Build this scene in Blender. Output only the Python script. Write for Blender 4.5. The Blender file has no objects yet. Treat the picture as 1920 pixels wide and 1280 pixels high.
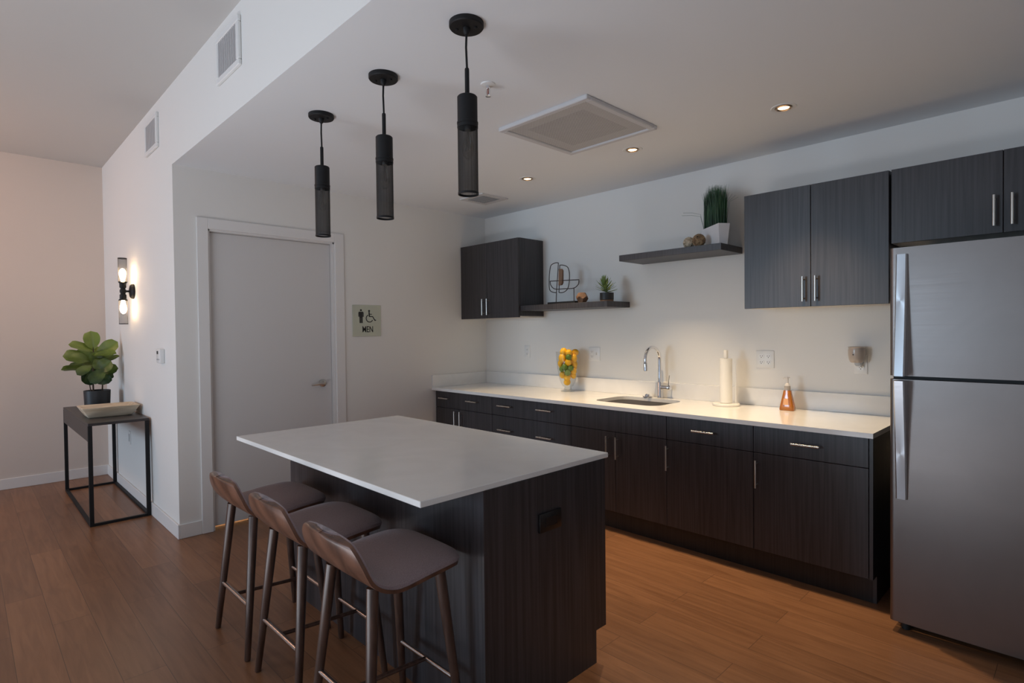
import bpy, bmesh, math, random
from mathutils import Vector, Matrix
random.seed(7)
SC = bpy.context.scene
COL = SC.collection
PI = math.pi

# ------------------------------------------------------------------ materials
def new_mat(name):
    m = bpy.data.materials.new(name); m.use_nodes = True
    return m, m.node_tree.nodes, m.node_tree.links, m.node_tree.nodes['Principled BSDF']

def plain(name, col, rough=.5, metal=0., bump=0., bscale=200., spec=.5, emit=None, estr=0., var=0., vscale=6., coat=0., sheen=0.):
    m, N, L, B = new_mat(name)
    B.inputs['Base Color'].default_value = (*col, 1)
    B.inputs['Roughness'].default_value = rough
    B.inputs['Metallic'].default_value = metal
    B.inputs['Specular IOR Level'].default_value = spec
    B.inputs['Coat Weight'].default_value = coat
    B.inputs['Sheen Weight'].default_value = sheen
    if emit:
        B.inputs['Emission Color'].default_value = (*emit, 1); B.inputs['Emission Strength'].default_value = estr
    tc = N.new('ShaderNodeTexCoord')
    if var:
        n = N.new('ShaderNodeTexNoise'); n.inputs['Scale'].default_value = vscale; n.inputs['Detail'].default_value = 4
        L.new(tc.outputs['Object'], n.inputs['Vector'])
        r = N.new('ShaderNodeValToRGB')
        r.color_ramp.elements[0].color = (*[c*(1-var) for c in col], 1); r.color_ramp.elements[0].position = .3
        r.color_ramp.elements[1].color = (*[min(1, c*(1+var)) for c in col], 1); r.color_ramp.elements[1].position = .7
        L.new(n.outputs['Fac'], r.inputs['Fac']); L.new(r.outputs['Color'], B.inputs['Base Color'])
    if bump:
        n = N.new('ShaderNodeTexNoise'); n.inputs['Scale'].default_value = bscale; n.inputs['Detail'].default_value = 3
        L.new(tc.outputs['Object'], n.inputs['Vector'])
        b = N.new('ShaderNodeBump'); b.inputs['Strength'].default_value = bump; b.inputs['Distance'].default_value = .002
        L.new(n.outputs['Fac'], b.inputs['Height']); L.new(b.outputs['Normal'], B.inputs['Normal'])
    return m

def grain(name, c0, c1, scale=(70, 70, 1.6), rough=.4, detail=5, bump=.06, mid=None, spec=.5, p0=.35, p1=.65):
    m, N, L, B = new_mat(name)
    B.inputs['Roughness'].default_value = rough
    B.inputs['Specular IOR Level'].default_value = spec
    tc = N.new('ShaderNodeTexCoord'); mp = N.new('ShaderNodeMapping'); mp.inputs['Scale'].default_value = scale
    L.new(tc.outputs['Object'], mp.inputs['Vector'])
    n = N.new('ShaderNodeTexNoise'); n.inputs['Scale'].default_value = 1.; n.inputs['Detail'].default_value = detail
    n.inputs['Distortion'].default_value = .3
    L.new(mp.outputs['Vector'], n.inputs['Vector'])
    r = N.new('ShaderNodeValToRGB')
    r.color_ramp.elements[0].position = p0; r.color_ramp.elements[0].color = (*c0, 1)
    r.color_ramp.elements[1].position = p1; r.color_ramp.elements[1].color = (*c1, 1)
    if mid:
        e = r.color_ramp.elements.new(.5); e.color = (*mid, 1)
    L.new(n.outputs['Fac'], r.inputs['Fac']); L.new(r.outputs['Color'], B.inputs['Base Color'])
    b = N.new('ShaderNodeBump'); b.inputs['Strength'].default_value = bump; b.inputs['Distance'].default_value = .001
    L.new(n.outputs['Fac'], b.inputs['Height']); L.new(b.outputs['Normal'], B.inputs['Normal'])
    return m

def floor_mat():
    m, N, L, B = new_mat('plank_floor')
    tc = N.new('ShaderNodeTexCoord')
    mp = N.new('ShaderNodeMapping'); mp.inputs['Location'].default_value = (.37, .06, 0)
    L.new(tc.outputs['Object'], mp.inputs['Vector'])
    def brick(c1, c2, mort):
        k = N.new('ShaderNodeTexBrick'); k.offset = .37; k.offset_frequency = 2
        k.inputs['Scale'].default_value = 1.; k.inputs['Brick Width'].default_value = 1.22; k.inputs['Row Height'].default_value = .152
        k.inputs['Mortar Size'].default_value = .0012; k.inputs['Mortar Smooth'].default_value = .2; k.inputs['Bias'].default_value = 0.
        k.inputs['Color1'].default_value = c1; k.inputs['Color2'].default_value = c2; k.inputs['Mortar'].default_value = mort
        L.new(mp.outputs['Vector'], k.inputs['Vector']); return k
    k = brick((0, 0, 0, 1), (1, 1, 1, 1), (.5, .5, .5, 1))
    # offset the grain per plank
    add = N.new('ShaderNodeVectorMath'); add.operation = 'MULTIPLY_ADD'
    L.new(k.outputs['Color'], add.inputs[0]); add.inputs[1].default_value = (7.3, 3.1, 5.7)
    L.new(tc.outputs['Object'], add.inputs[2])
    mp2 = N.new('ShaderNodeMapping'); mp2.inputs['Scale'].default_value = (2.2, 26, 1)
    L.new(add.outputs[0], mp2.inputs['Vector'])
    n = N.new('ShaderNodeTexNoise'); n.inputs['Scale'].default_value = 1.; n.inputs['Detail'].default_value = 6; n.inputs['Distortion'].default_value = 1.1
    L.new(mp2.outputs['Vector'], n.inputs['Vector'])
    r = N.new('ShaderNodeValToRGB')
    r.color_ramp.elements[0].position = .28; r.color_ramp.elements[0].color = (.205, .093, .044, 1)
    r.color_ramp.elements[1].position = .74; r.color_ramp.elements[1].color = (.320, .156, .077, 1)
    L.new(n.outputs['Fac'], r.inputs['Fac'])
    # plank to plank tone
    mx = N.new('ShaderNodeMix'); mx.data_type = 'RGBA'; mx.blend_type = 'MULTIPLY'; mx.inputs['Factor'].default_value = 1.
    tr = N.new('ShaderNodeValToRGB')
    tr.color_ramp.elements[0].color = (.80, .78, .78, 1); tr.color_ramp.elements[1].color = (1.08, 1.06, 1.04, 1)
    L.new(k.outputs['Color'], tr.inputs['Fac'])
    L.new(r.outputs['Color'], mx.inputs['A']); L.new(tr.outputs['Color'], mx.inputs['B'])
    mo = N.new('ShaderNodeMix'); mo.data_type = 'RGBA'; mo.blend_type = 'MIX'
    L.new(k.outputs['Fac'], mo.inputs['Factor']); L.new(mx.outputs['Result'], mo.inputs['A']); mo.inputs['B'].default_value = (.09, .045, .025, 1)
    L.new(mo.outputs['Result'], B.inputs['Base Color'])
    B.inputs['Roughness'].default_value = .36; B.inputs['Specular IOR Level'].default_value = .45
    b = N.new('ShaderNodeBump'); b.inputs['Strength'].default_value = .08; b.inputs['Distance'].default_value = .001
    L.new(n.outputs['Fac'], b.inputs['Height']); L.new(b.outputs['Normal'], B.inputs['Normal'])
    return m

def steel_mat(name, col=(.52, .50, .49), rough=.3, stretch=(1.5, 1.5, 500)):
    m, N, L, B = new_mat(name)
    B.inputs['Metallic'].default_value = 1.; B.inputs['Base Color'].default_value = (*col, 1)
    tc = N.new('ShaderNodeTexCoord'); mp = N.new('ShaderNodeMapping'); mp.inputs['Scale'].default_value = stretch
    L.new(tc.outputs['Object'], mp.inputs['Vector'])
    n = N.new('ShaderNodeTexNoise'); n.inputs['Scale'].default_value = 1.; n.inputs['Detail'].default_value = 4
    L.new(mp.outputs['Vector'], n.inputs['Vector'])
    mr = N.new('ShaderNodeMapRange'); mr.inputs['To Min'].default_value = rough-.05; mr.inputs['To Max'].default_value = rough+.08
    L.new(n.outputs['Fac'], mr.inputs['Value']); L.new(mr.outputs['Result'], B.inputs['Roughness'])
    # gentle large smears, as wiped steel shows
    n2 = N.new('ShaderNodeTexNoise'); n2.inputs['Scale'].default_value = 2.5; n2.inputs['Detail'].default_value = 3; n2.inputs['Distortion'].default_value = 1.5
    L.new(tc.outputs['Object'], n2.inputs['Vector'])
    r = N.new('ShaderNodeValToRGB')
    r.color_ramp.elements[0].color = (*[c*.9 for c in col], 1); r.color_ramp.elements[1].color = (*[min(1, c*1.1) for c in col], 1)
    L.new(n2.outputs['Fac'], r.inputs['Fac']); L.new(r.outputs['Color'], B.inputs['Base Color'])
    b = N.new('ShaderNodeBump'); b.inputs['Strength'].default_value = .05; b.inputs['Distance'].default_value = .001
    L.new(n.outputs['Fac'], b.inputs['Height']); L.new(b.outputs['Normal'], B.inputs['Normal'])
    B.inputs['Anisotropic'].default_value = .5
    return m

def thin_glass(name, tint=(.96, .97, .96), gloss=.05):
    m = bpy.data.materials.new(name); m.use_nodes = True
    N, L = m.node_tree.nodes, m.node_tree.links; N.clear()
    o = N.new('ShaderNodeOutputMaterial'); t = N.new('ShaderNodeBsdfTransparent'); g = N.new('ShaderNodeBsdfGlossy')
    t.inputs['Color'].default_value = (*tint, 1); g.inputs['Roughness'].default_value = gloss
    lw = N.new('ShaderNodeLayerWeight'); lw.inputs['Blend'].default_value = .5
    pw = N.new('ShaderNodeMath'); pw.operation = 'POWER'; L.new(lw.outputs['Facing'], pw.inputs[0]); pw.inputs[1].default_value = 3.5
    ml = N.new('ShaderNodeMath'); ml.operation = 'MULTIPLY_ADD'; L.new(pw.outputs[0], ml.inputs[0]); ml.inputs[1].default_value = .60; ml.inputs[2].default_value = .05
    mx = N.new('ShaderNodeMixShader')
    L.new(ml.outputs[0], mx.inputs[0]); L.new(t.outputs[0], mx.inputs[1]); L.new(g.outputs[0], mx.inputs[2]); L.new(mx.outputs[0], o.inputs[0])
    return m

def quartz_mat(name, col=(.84, .83, .81)):
    m, N, L, B = new_mat(name)
    B.inputs['Roughness'].default_value = .14
    tc = N.new('ShaderNodeTexCoord')
    n = N.new('ShaderNodeTexNoise'); n.inputs['Scale'].default_value = 3.; n.inputs['Detail'].default_value = 8; n.inputs['Distortion'].default_value = 2.
    L.new(tc.outputs['Object'], n.inputs['Vector'])
    r = N.new('ShaderNodeValToRGB')
    r.color_ramp.elements[0].position = .35; r.color_ramp.elements[0].color = (*[c*.95 for c in col], 1)
    r.color_ramp.elements[1].position = .65; r.color_ramp.elements[1].color = (*col, 1)
    L.new(n.outputs['Fac'], r.inputs['Fac']); L.new(r.outputs['Color'], B.inputs['Base Color'])
    return m

M = {}
M['wall'] = plain('wall_paint', (.79, .78, .755), .75, bump=.05, bscale=160)
M['wall_dark'] = plain('grey_wall_paint', (.30, .29, .28), .75, bump=.05, bscale=160)
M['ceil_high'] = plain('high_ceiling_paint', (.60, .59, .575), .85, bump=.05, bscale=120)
M['wall_warm_lit'] = plain('warm_lit_wall_paint', (.70, .63, .575), .75, bump=.05, bscale=160)  # warm lamplight on the back wall is put into this paint colour
M['ceil'] = plain('ceiling_paint', (.82, .845, .87), .85, bump=.05, bscale=120)
M['trim'] = plain('trim_paint', (.78, .77, .76), .45, bump=.01)
M['door'] = plain('door_paint', (.66, .65, .645), .5, bump=.02, bscale=90)
M['floor'] = floor_mat()
M['cab'] = grain('espresso_laminate', (.0205, .0178, .0198), (.046, .0405, .0445), (95, 95, 2.2), .40, 6, .10, spec=.6)
M['toe'] = grain('espresso_plinth', (.012, .009, .009), (.024, .019, .018), (95, 95, 2.2), .45, 6, .05)
M['under'] = plain('pale_cabinet_bottom', (.62, .60, .56), .6, bump=.02)
M['inner'] = plain('cabinet_carcass_dark', (.02, .017, .016), .6, bump=.02)
M['quartz'] = quartz_mat('white_quartz')
M['nickel'] = steel_mat('brushed_nickel', (.68, .66, .62), .26, (200, 200, 3))
M['steel'] = steel_mat('brushed_stainless', (.225, .194, .180), .36)
M['handle_steel'] = steel_mat('handle_stainless', (.62, .63, .66), .3, (2, 2, 400))
M['sink'] = steel_mat('sink_steel', (.80, .79, .76), .24, (60, 3, 60))
M['chrome'] = plain('polished_chrome', (.80, .80, .82), .06, 1., bump=.004, bscale=40)
M['black'] = plain('black_powder_coat', (.008, .008, .009), .55, bump=.04, bscale=300, spec=.3)
M['blackmesh'] = plain('black_wire', (.016, .015, .015), .5, bump=.02)
M['fridgeside'] = plain('fridge_grey_side', (.05, .05, .052), .5, bump=.08, bscale=400)
M['gasket'] = plain('dark_gasket', (.012, .012, .013), .6, bump=.03)
M['walnut'] = grain('walnut_veneer', (.062, .027, .017), (.150, .068, .042), (14, 14, 3), .34, 6, .05, spec=.5)
M['walnut_leg'] = grain('walnut_leg', (.045, .024, .018), (.092, .050, .036), (60, 60, 4), .3, 5, .05)
M['fabric'] = plain('brown_grey_fabric', (.255, .190, .198), .85, bump=.35, bscale=900, var=.15, vscale=300, sheen=.25, spec=.25)
M['bar'] = steel_mat('bronze_bar', (.46, .41, .39), .24, (4, 300, 300))
M['table'] = plain('charcoal_table_metal', (.030, .025, .025), .38, bump=.03, bscale=250)
M['tray'] = grain('weathered_pale_wood', (.52, .40, .27), (.82, .71, .55), (16, 3, 22), .75, 6, .25)
M['pot'] = plain('matt_black_pot', (.014, .015, .017), .5, bump=.05, bscale=80)
M['soil'] = plain('potting_soil', (.03, .02, .014), .95, bump=.6, bscale=90)
M['bark'] = plain('plant_stem', (.07, .045, .03), .8, bump=.3, bscale=120)
M['whitepot'] = plain('white_ceramic', (.78, .77, .78), .35, bump=.01)
M['plate'] = plain('white_plastic', (.78, .78, .77), .35, bump=.005)
M['plate_grey'] = plain('pale_grey_plastic', (.42, .42, .42), .4, bump=.005)
M['slot'] = plain('dark_slot', (.02, .02, .02), .7, bump=.01)
M['gasket_black'] = plain('black_plastic_plate', (.007, .006, .006), .35, bump=.01)
M['sign'] = steel_mat('sign_plate', (.56, .585, .48), .42, (2, 2, 300))
M['sign'].node_tree.nodes['Principled BSDF'].inputs['Metallic'].default_value = .12
M['signink'] = plain('black_sign_relief', (.012, .012, .014), .5, bump=.01)
M['glass'] = thin_glass('clear_glass', (.93, .94, .93))
M['bulbglass'] = thin_glass('bulb_glass', (.93, .92, .9))
M['lemon'] = plain('lemon_skin', (.85, .46, .010), .42, bump=.25, bscale=140, var=.12, vscale=14)
M['lime'] = plain('lime_skin', (.105, .19, .022), .4, bump=.25, bscale=140, var=.22, vscale=20)
M['paper'] = plain('paper_roll', (.80, .79, .75), .9, bump=.25, bscale=300)
M['marble'] = plain('white_marble', (.76, .75, .71), .25, var=.06, vscale=14)
M['soap'] = plain('amber_soap', (.62, .20, .02), .12, bump=.005, coat=.6)
M['soap'].node_tree.nodes['Principled BSDF'].inputs['Transmission Weight'].default_value = .45
M['pump'] = plain('grey_pump_plastic', (.60, .58, .57), .3, bump=.01)
M['clearneck'] = plain('grey_neck', (.34, .31, .29), .25, bump=.01)
M['label'] = plain('pale_orange_label', (.72, .36, .14), .4, bump=.01)
M['warmer'] = plain('taupe_ceramic', (.47, .39, .33), .28, bump=.02, coat=.4)
M['wire_iron'] = plain('brown_iron_wire', (.045, .028, .022), .5, bump=.1)
M['slab_wood'] = grain('brown_wood', (.14, .075, .04), (.27, .15, .085), (40, 40, 5), .6, 5, .15)
M['poly_wood'] = grain('knotted_wood', (.13, .065, .035), (.34, .20, .12), (14, 9, 30), .55, 5, .1)
M['rattan'] = grain('rattan_vine', (.17, .10, .05), (.40, .27, .15), (60, 60, 60), .75, 4, .4)
M['rattan_pale'] = grain('pale_rattan_vine', (.42, .33, .22), (.68, .58, .44), (60, 60, 60), .75, 4, .4)
M['louver'] = plain('white_register', (.62, .62, .63), .5, bump=.01)
M['ductdark'] = plain('duct_dark', (.06, .06, .065), .9, bump=.02)
M['brasscan'] = plain('warm_can', (.72, .50, .32), .25, .9, bump=.01)
M['bulb_on'] = plain('lit_bulb', (1, .9, .75), .3, emit=(1., .70, .42), estr=60.)
M['lamp_disc'] = plain('lit_downlight_lamp', (1, .9, .75), .3, emit=(1., .74, .46), estr=3.2)
M['metal_silver'] = plain('silver_metal', (.62, .60, .58), .3, 1., bump=.01)
M['glass_red'] = plain('red_liquid_bulb', (.25, .05, .03), .15, bump=.01)

def mesh_mat():
    m = bpy.data.materials.new('fine_black_mesh'); m.use_nodes = True
    N, L = m.node_tree.nodes, m.node_tree.links; N.clear()
    o = N.new('ShaderNodeOutputMaterial'); t = N.new('ShaderNodeBsdfTransparent'); d = N.new('ShaderNodeBsdfPrincipled')
    d.inputs['Base Color'].default_value = (.008, .0075, .0075, 1); d.inputs['Roughness'].default_value = .6; d.inputs['Specular IOR Level'].default_value = .25
    tc = N.new('ShaderNodeTexCoord'); w = N.new('ShaderNodeTexNoise'); w.inputs['Scale'].default_value = 1.; w.inputs['Detail'].default_value = 3
    mp = N.new('ShaderNodeMapping'); mp.inputs['Scale'].default_value = (160, 160, 3)
    L.new(tc.outputs['Object'], mp.inputs['Vector']); L.new(mp.outputs['Vector'], w.inputs['Vector'])
    lw = N.new('ShaderNodeLayerWeight'); lw.inputs['Blend'].default_value = .3
    a = N.new('ShaderNodeMath'); a.operation = 'MULTIPLY_ADD'; L.new(w.outputs['Fac'], a.inputs[0]); a.inputs[1].default_value = .40; a.inputs[2].default_value = .42
    b = N.new('ShaderNodeMath'); b.operation = 'MULTIPLY_ADD'; b.use_clamp = True; L.new(lw.outputs['Facing'], b.inputs[0]); b.inputs[1].default_value = .5; L.new(a.outputs[0], b.inputs[2])
    mx = N.new('ShaderNodeMixShader'); L.new(b.outputs[0], mx.inputs[0]); L.new(t.outputs[0], mx.inputs[1]); L.new(d.outputs[0], mx.inputs[2]); L.new(mx.outputs[0], o.inputs[0])
    return m
M['finemesh'] = mesh_mat()
def leaf_mat(name, c0, c1, vein, rough=.38, zr=None):
    m, N, L, B = new_mat(name)
    tc = N.new('ShaderNodeTexCoord')
    n = N.new('ShaderNodeTexNoise'); n.inputs['Scale'].default_value = 9.; n.inputs['Detail'].default_value = 3
    L.new(tc.outputs['Object'], n.inputs['Vector'])
    r = N.new('ShaderNodeValToRGB')
    r.color_ramp.elements[0].position = .35; r.color_ramp.elements[0].color = (*c0, 1)
    r.color_ramp.elements[1].position = .68; r.color_ramp.elements[1].color = (*c1, 1)
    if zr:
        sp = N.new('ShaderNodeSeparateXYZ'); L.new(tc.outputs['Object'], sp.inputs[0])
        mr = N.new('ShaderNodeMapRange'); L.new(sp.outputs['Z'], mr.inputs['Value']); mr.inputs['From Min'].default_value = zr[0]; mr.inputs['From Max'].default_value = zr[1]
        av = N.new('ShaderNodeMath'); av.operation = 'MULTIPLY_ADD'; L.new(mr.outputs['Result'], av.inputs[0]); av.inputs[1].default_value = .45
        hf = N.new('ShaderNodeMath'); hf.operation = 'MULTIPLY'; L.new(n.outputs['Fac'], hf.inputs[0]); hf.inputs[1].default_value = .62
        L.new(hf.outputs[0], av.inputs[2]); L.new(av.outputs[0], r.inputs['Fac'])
    else: L.new(n.outputs['Fac'], r.inputs['Fac'])
    L.new(r.outputs['Color'], B.inputs['Base Color'])
    B.inputs['Roughness'].default_value = rough
    return m
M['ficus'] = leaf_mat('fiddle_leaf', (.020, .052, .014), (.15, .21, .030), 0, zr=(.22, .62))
M['succ'] = leaf_mat('spiky_leaf', (.17, .25, .07), (.45, .52, .19), 0, .5)
M['grass'] = leaf_mat('tall_grass', (.012, .042, .018), (.042, .115, .045), 0, .5)

# ------------------------------------------------------------------ mesh helpers
def rootloc(o):
    v = Vector((0, 0, 0))
    while o is not None:
        v = v + o.location; o = o.parent
    return v

class MB:
    """Collects shapes in world coordinates, links them as ONE mesh object."""
    def __init__(s): s.b = bmesh.new()
    def _merge(s, t, mtx=None):
        me = bpy.data.meshes.new('t'); t.to_mesh(me); t.free()
        if mtx is not None: me.transform(mtx)
        s.b.from_mesh(me); bpy.data.meshes.remove(me); return s
    def box(s, x0, x1, y0, y1, z0, z1, bev=0., seg=2, mtx=None):
        t = bmesh.new(); bmesh.ops.create_cube(t, size=1)
        for v in t.verts:
            v.co = Vector((x0+(v.co.x+.5)*(x1-x0), y0+(v.co.y+.5)*(y1-y0), z0+(v.co.z+.5)*(z1-z0)))
        if bev: bmesh.ops.bevel(t, geom=t.edges[:], offset=bev, segments=seg, affect='EDGES', profile=.5)
        return s._merge(t, mtx)
    def tube(s, pts, r, seg=10, cap=True, closed=False):
        pts = [Vector(p) for p in pts]; n = len(pts)
        rr = r if isinstance(r, (list, tuple)) else [r]*n
        t = s.b; rings = []
        up = None
        for i, p in enumerate(pts):
            if closed: d = pts[(i+1) % n]-pts[i-1]
            else: d = (pts[min(i+1, n-1)]-pts[max(i-1, 0)])
            d.normalize()
            if up is None:
                up = Vector((0, 0, 1)) if abs(d.z) < .9 else Vector((1, 0, 0))
            a = d.cross(up); a.normalize(); b = a.cross(d); b.normalize(); up = b
            rings.append([t.verts.new(p+(a*math.cos(2*PI*k/seg)+b*math.sin(2*PI*k/seg))*rr[i]) for k in range(seg)])
        m = n if closed else n-1
        for i in range(m):
            A, Bq = rings[i], rings[(i+1) % n]
            for k in range(seg): t.faces.new((A[k], A[(k+1) % seg], Bq[(k+1) % seg], Bq[k]))
        if cap and not closed:
            t.faces.new(rings[0][::-1]); t.faces.new(rings[-1])
        return s
    def lathe(s, prof, o=(0, 0, 0), seg=32, axis='z', mtx=None):
        t = bmesh.new(); rings = []
        for r, z in prof:
            if r < 1e-6: rings.append([t.verts.new((0, 0, z))])
            else: rings.append([t.verts.new((r*math.cos(2*PI*k/seg), r*math.sin(2*PI*k/seg), z)) for k in range(seg)])
        for A, Bq in zip(rings, rings[1:]):
            if len(A) == 1 and len(Bq) == 1: continue
            for k in range(seg):
                j = (k+1) % seg
                if len(A) == 1: t.faces.new((A[0], Bq[j], Bq[k]))
                elif len(Bq) == 1: t.faces.new((A[k], A[j], Bq[0]))
                else: t.faces.new((A[k], A[j], Bq[j], Bq[k]))
        mt = Matrix.Translation(Vector(o))
        if axis == '-y': mt = mt @ Matrix.Rotation(PI/2, 4, 'X')      # local z -> -y
        if axis == 'x': mt = mt @ Matrix.Rotation(PI/2, 4, 'Y')       # local z -> +x
        if mtx is not None: mt = mt @ mtx
        bmesh.ops.recalc_face_normals(t, faces=t.faces)
        return s._merge(t, mt)
    def prism(s, pts, fn, d0, d1):
        """2D polygon -> solid; fn(u, v, d) gives the point."""
        t = bmesh.new()
        A = [t.verts.new(fn(u, v, d0)) for u, v in pts]; Bq = [t.verts.new(fn(u, v, d1)) for u, v in pts]
        n = len(pts)
        t.faces.new(A[::-1]); t.faces.new(Bq)
        for i in range(n): t.faces.new((A[i], A[(i+1) % n], Bq[(i+1) % n], Bq[i]))
        bmesh.ops.recalc_face_normals(t, faces=t.faces)
        return s._merge(t)
    def grid(s, rows, close_u=False):
        V = [[s.b.verts.new(p) for p in r] for r in rows]
        for i in range(len(V)-1):
            n = len(V[i])
            for j in range(n if close_u else n-1):
                s.b.faces.new((V[i][j], V[i][(j+1) % n], V[i+1][(j+1) % n], V[i+1][j]))
        return s
    def join(s, other):
        n = len(s.b.faces); me = bpy.data.meshes.new('t'); other.b.to_mesh(me); other.b.free(); s.b.from_mesh(me); bpy.data.meshes.remove(me)
        s.b.faces.ensure_lookup_table()
        for f_ in s.b.faces[n:]: f_.material_index = 1
        return s
    def build(s, name, mat, parent=None, smooth=35, doubles=0):
        if doubles: bmesh.ops.remove_doubles(s.b, verts=s.b.verts, dist=doubles)
        off = rootloc(parent)
        for v in s.b.verts: v.co -= off
        me = bpy.data.meshes.new(name); s.b.to_mesh(me); s.b.free()
        if smooth:
            me.polygons.foreach_set('use_smooth', [True]*len(me.polygons))
            me.set_sharp_from_angle(angle=math.radians(smooth))
        me.materials.append(mat)
        o = bpy.data.objects.new(name, me); COL.objects.link(o); o.parent = parent
        return o

def tag(o, label=None, cat=None, group=None, kind=None):
    if label: o['label'] = label
    if cat: o['category'] = cat
    if group: o['group'] = group
    if kind: o['kind'] = kind
    return o
def thing(name, loc, label, cat, group=None):
    o = bpy.data.objects.new(name, None); COL.objects.link(o); o.location = loc; o.empty_display_size = .1
    return tag(o, label, cat, group)
def recenter(o):
    """put the origin of a single-mesh thing at its base centre"""
    me = o.data; xs = [v.co for v in me.vertices]
    c = Vector(((min(p.x for p in xs)+max(p.x for p in xs))/2, (min(p.y for p in xs)+max(p.y for p in xs))/2, min(p.z for p in xs)))
    me.transform(Matrix.Translation(-c)); o.location = c; return o
def copy_tree(o, parent=None):
    c = o.copy(); COL.objects.link(c); c.parent = parent
    for ch in list(o.children): copy_tree(ch, c)
    return c
def struct(o, label=None):
    o['kind'] = 'structure'
    if label: o['label'] = label
    return o

def rrect(x0, x1, y0, y1, r, n=6):
    P = []
    for cx, cy, a in ((x1-r, y1-r, 0), (x0+r, y1-r, PI/2), (x0+r, y0+r, PI), (x1-r, y0+r, 1.5*PI)):
        for k in range(n+1):
            t = a+PI/2*k/n; P.append((cx+r*math.cos(t), cy+r*math.sin(t)))
    return P

# ------------------------------------------------------------------ camera
YAW, PITCH, ROLL = .7989, -.017, -.011
f = Vector((-math.sin(YAW)*math.cos(PITCH), math.cos(YAW)*math.cos(PITCH), math.sin(PITCH)))
r0 = Vector((math.cos(YAW), math.sin(YAW), 0)); u0 = r0.cross(f)
rr = r0*math.cos(ROLL)+u0*math.sin(ROLL); uu = -r0*math.sin(ROLL)+u0*math.cos(ROLL)
cam = bpy.data.objects.new('camera', bpy.data.cameras.new('camera')); COL.objects.link(cam)
mw = Matrix(((rr.x, uu.x, -f.x, 4.3261), (rr.y, uu.y, -f.y, -3.8436), (rr.z, uu.z, -f.z, 1.3818), (0, 0, 0, 1)))
cam.matrix_world = mw
cam.data.sensor_width = 36; cam.data.lens = 1061.335/1920*36; cam.data.clip_start = .05
SC.camera = cam

# ------------------------------------------------------------------ the room
YS, HC, HH, XB = -2.804, 2.534, 3.06, -2.567       # soffit face, kitchen ceiling, high ceiling, back wall
XR, YF = 5.7, -12.5
DL, DR, DT = -2.593, -1.648, 2.125                 # door opening
struct(MB().box(XB-.2, XR+.2, YF-.2, .2, -.12, 0).build('floor', M['floor'], smooth=0))
struct(MB().box(0-.12, XR+.12, 0, .12, 0, HC).build('wall_kitchen', M['wall'], smooth=0))
w = MB(); w.box(-.12, 0, YS+.12, DL, 0, HC); w.box(-.12, 0, DR, 0, 0, HC); w.box(-.12, 0, DL, DR, DT, HC)
struct(w.build('wall_door', M['wall'], smooth=0))
w = MB(); w.box(XB, 0, YS, YS+.12, 0, HH); w.box(0, XR, YS, YS+.12, HC, HH)
struct(w.build('wall_left', M['wall'], smooth=0))
struct(MB().box(XB-.12, XB, YF, .1, 0, HH).build('wall_back', M['wall_warm_lit'], smooth=0))
w = MB(); w.box(XR, XR+.12, YF, -8.6, 0, HH); w.box(XR, XR+.12, -5.2, 0, 0, HH); w.box(XR, XR+.12, -8.6, -5.2, 0, .25); w.box(XR, XR+.12, -8.6, -5.2, 2.75, HH)
struct(w.build('wall_right', M['wall'], smooth=0))
WX = ((-2.2, .3),); WZ0, WZ1 = .25, 2.75
WY = (-8.6, -5.2)
w = MB()
w.box(XB, XR, YF-.12, YF, 0, WZ0); w.box(XB, XR, YF-.12, YF, WZ1, HH)
w.box(XB, WX[0][0], YF-.12, YF, WZ0, WZ1); w.box(WX[0][1], XR, YF-.12, YF, WZ0, WZ1)
struct(w.build('wall_front', M['wall_dark'], smooth=0))
for i, (a, b) in enumerate(WX):
    w = MB(); t = .05
    w.box(a, a+t, YF-.1, YF+.02, WZ0, WZ1); w.box(b-t, b, YF-.1, YF+.02, WZ0, WZ1); w.box(a+t, b-t, YF-.1, YF+.02, WZ0, WZ0+t); w.box(a+t, b-t, YF-.1, YF+.02, WZ1-t, WZ1)
    w.box((a+b)/2-.025, (a+b)/2+.025, YF-.09, YF+.01, WZ0+t, WZ1-t)
    struct(w.build('window_%d' % (i+1), M['trim'], smooth=0))
w = MB(); t = .05; a, b = WY
w.box(XR-.02, XR+.1, a, a+t, WZ0, WZ1); w.box(XR-.02, XR+.1, b-t, b, WZ0, WZ1); w.box(XR-.02, XR+.1, a+t, b-t, WZ0, WZ0+t); w.box(XR-.02, XR+.1, a+t, b-t, WZ1-t, WZ1); w.box(XR-.01, XR+.09, (a+b)/2-.025, (a+b)/2+.025, WZ0+t, WZ1-t)
struct(w.build('window_2', M['trim'], smooth=0))  # unseen made-up window, framing the added side fill
struct(MB().box(.0005, XR+.12, YS+.0005, .12, HC-.0008, HC+.1).build('ceiling', M['ceil'], smooth=0))
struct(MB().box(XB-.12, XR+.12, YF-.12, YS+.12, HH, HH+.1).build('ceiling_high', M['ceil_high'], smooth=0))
struct(MB().box(XB, -.12, YS+.12, .1, HC, HC+.1).build('ceiling_restroom', M['ceil'], smooth=0))
struct(MB().box(XB, -.12, 0, .12, 0, HC).build('wall_restroom', M['wall'], smooth=0))

# baseboards
BH = .098
def bb(name, *b): struct(MB().box(*b, 0, BH, .003, 1).build(name, M['trim'], smooth=0))
bb('baseboard_back', XB, XB+.013, YF, YS)
bb('baseboard_left', XB+.013, .012, YS-.013, YS)
bb('baseboard_door', 0, .012, YS, DL-.074)
bb('baseboard_kitchen', 0, .012, DR+.075, -.60)
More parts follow.
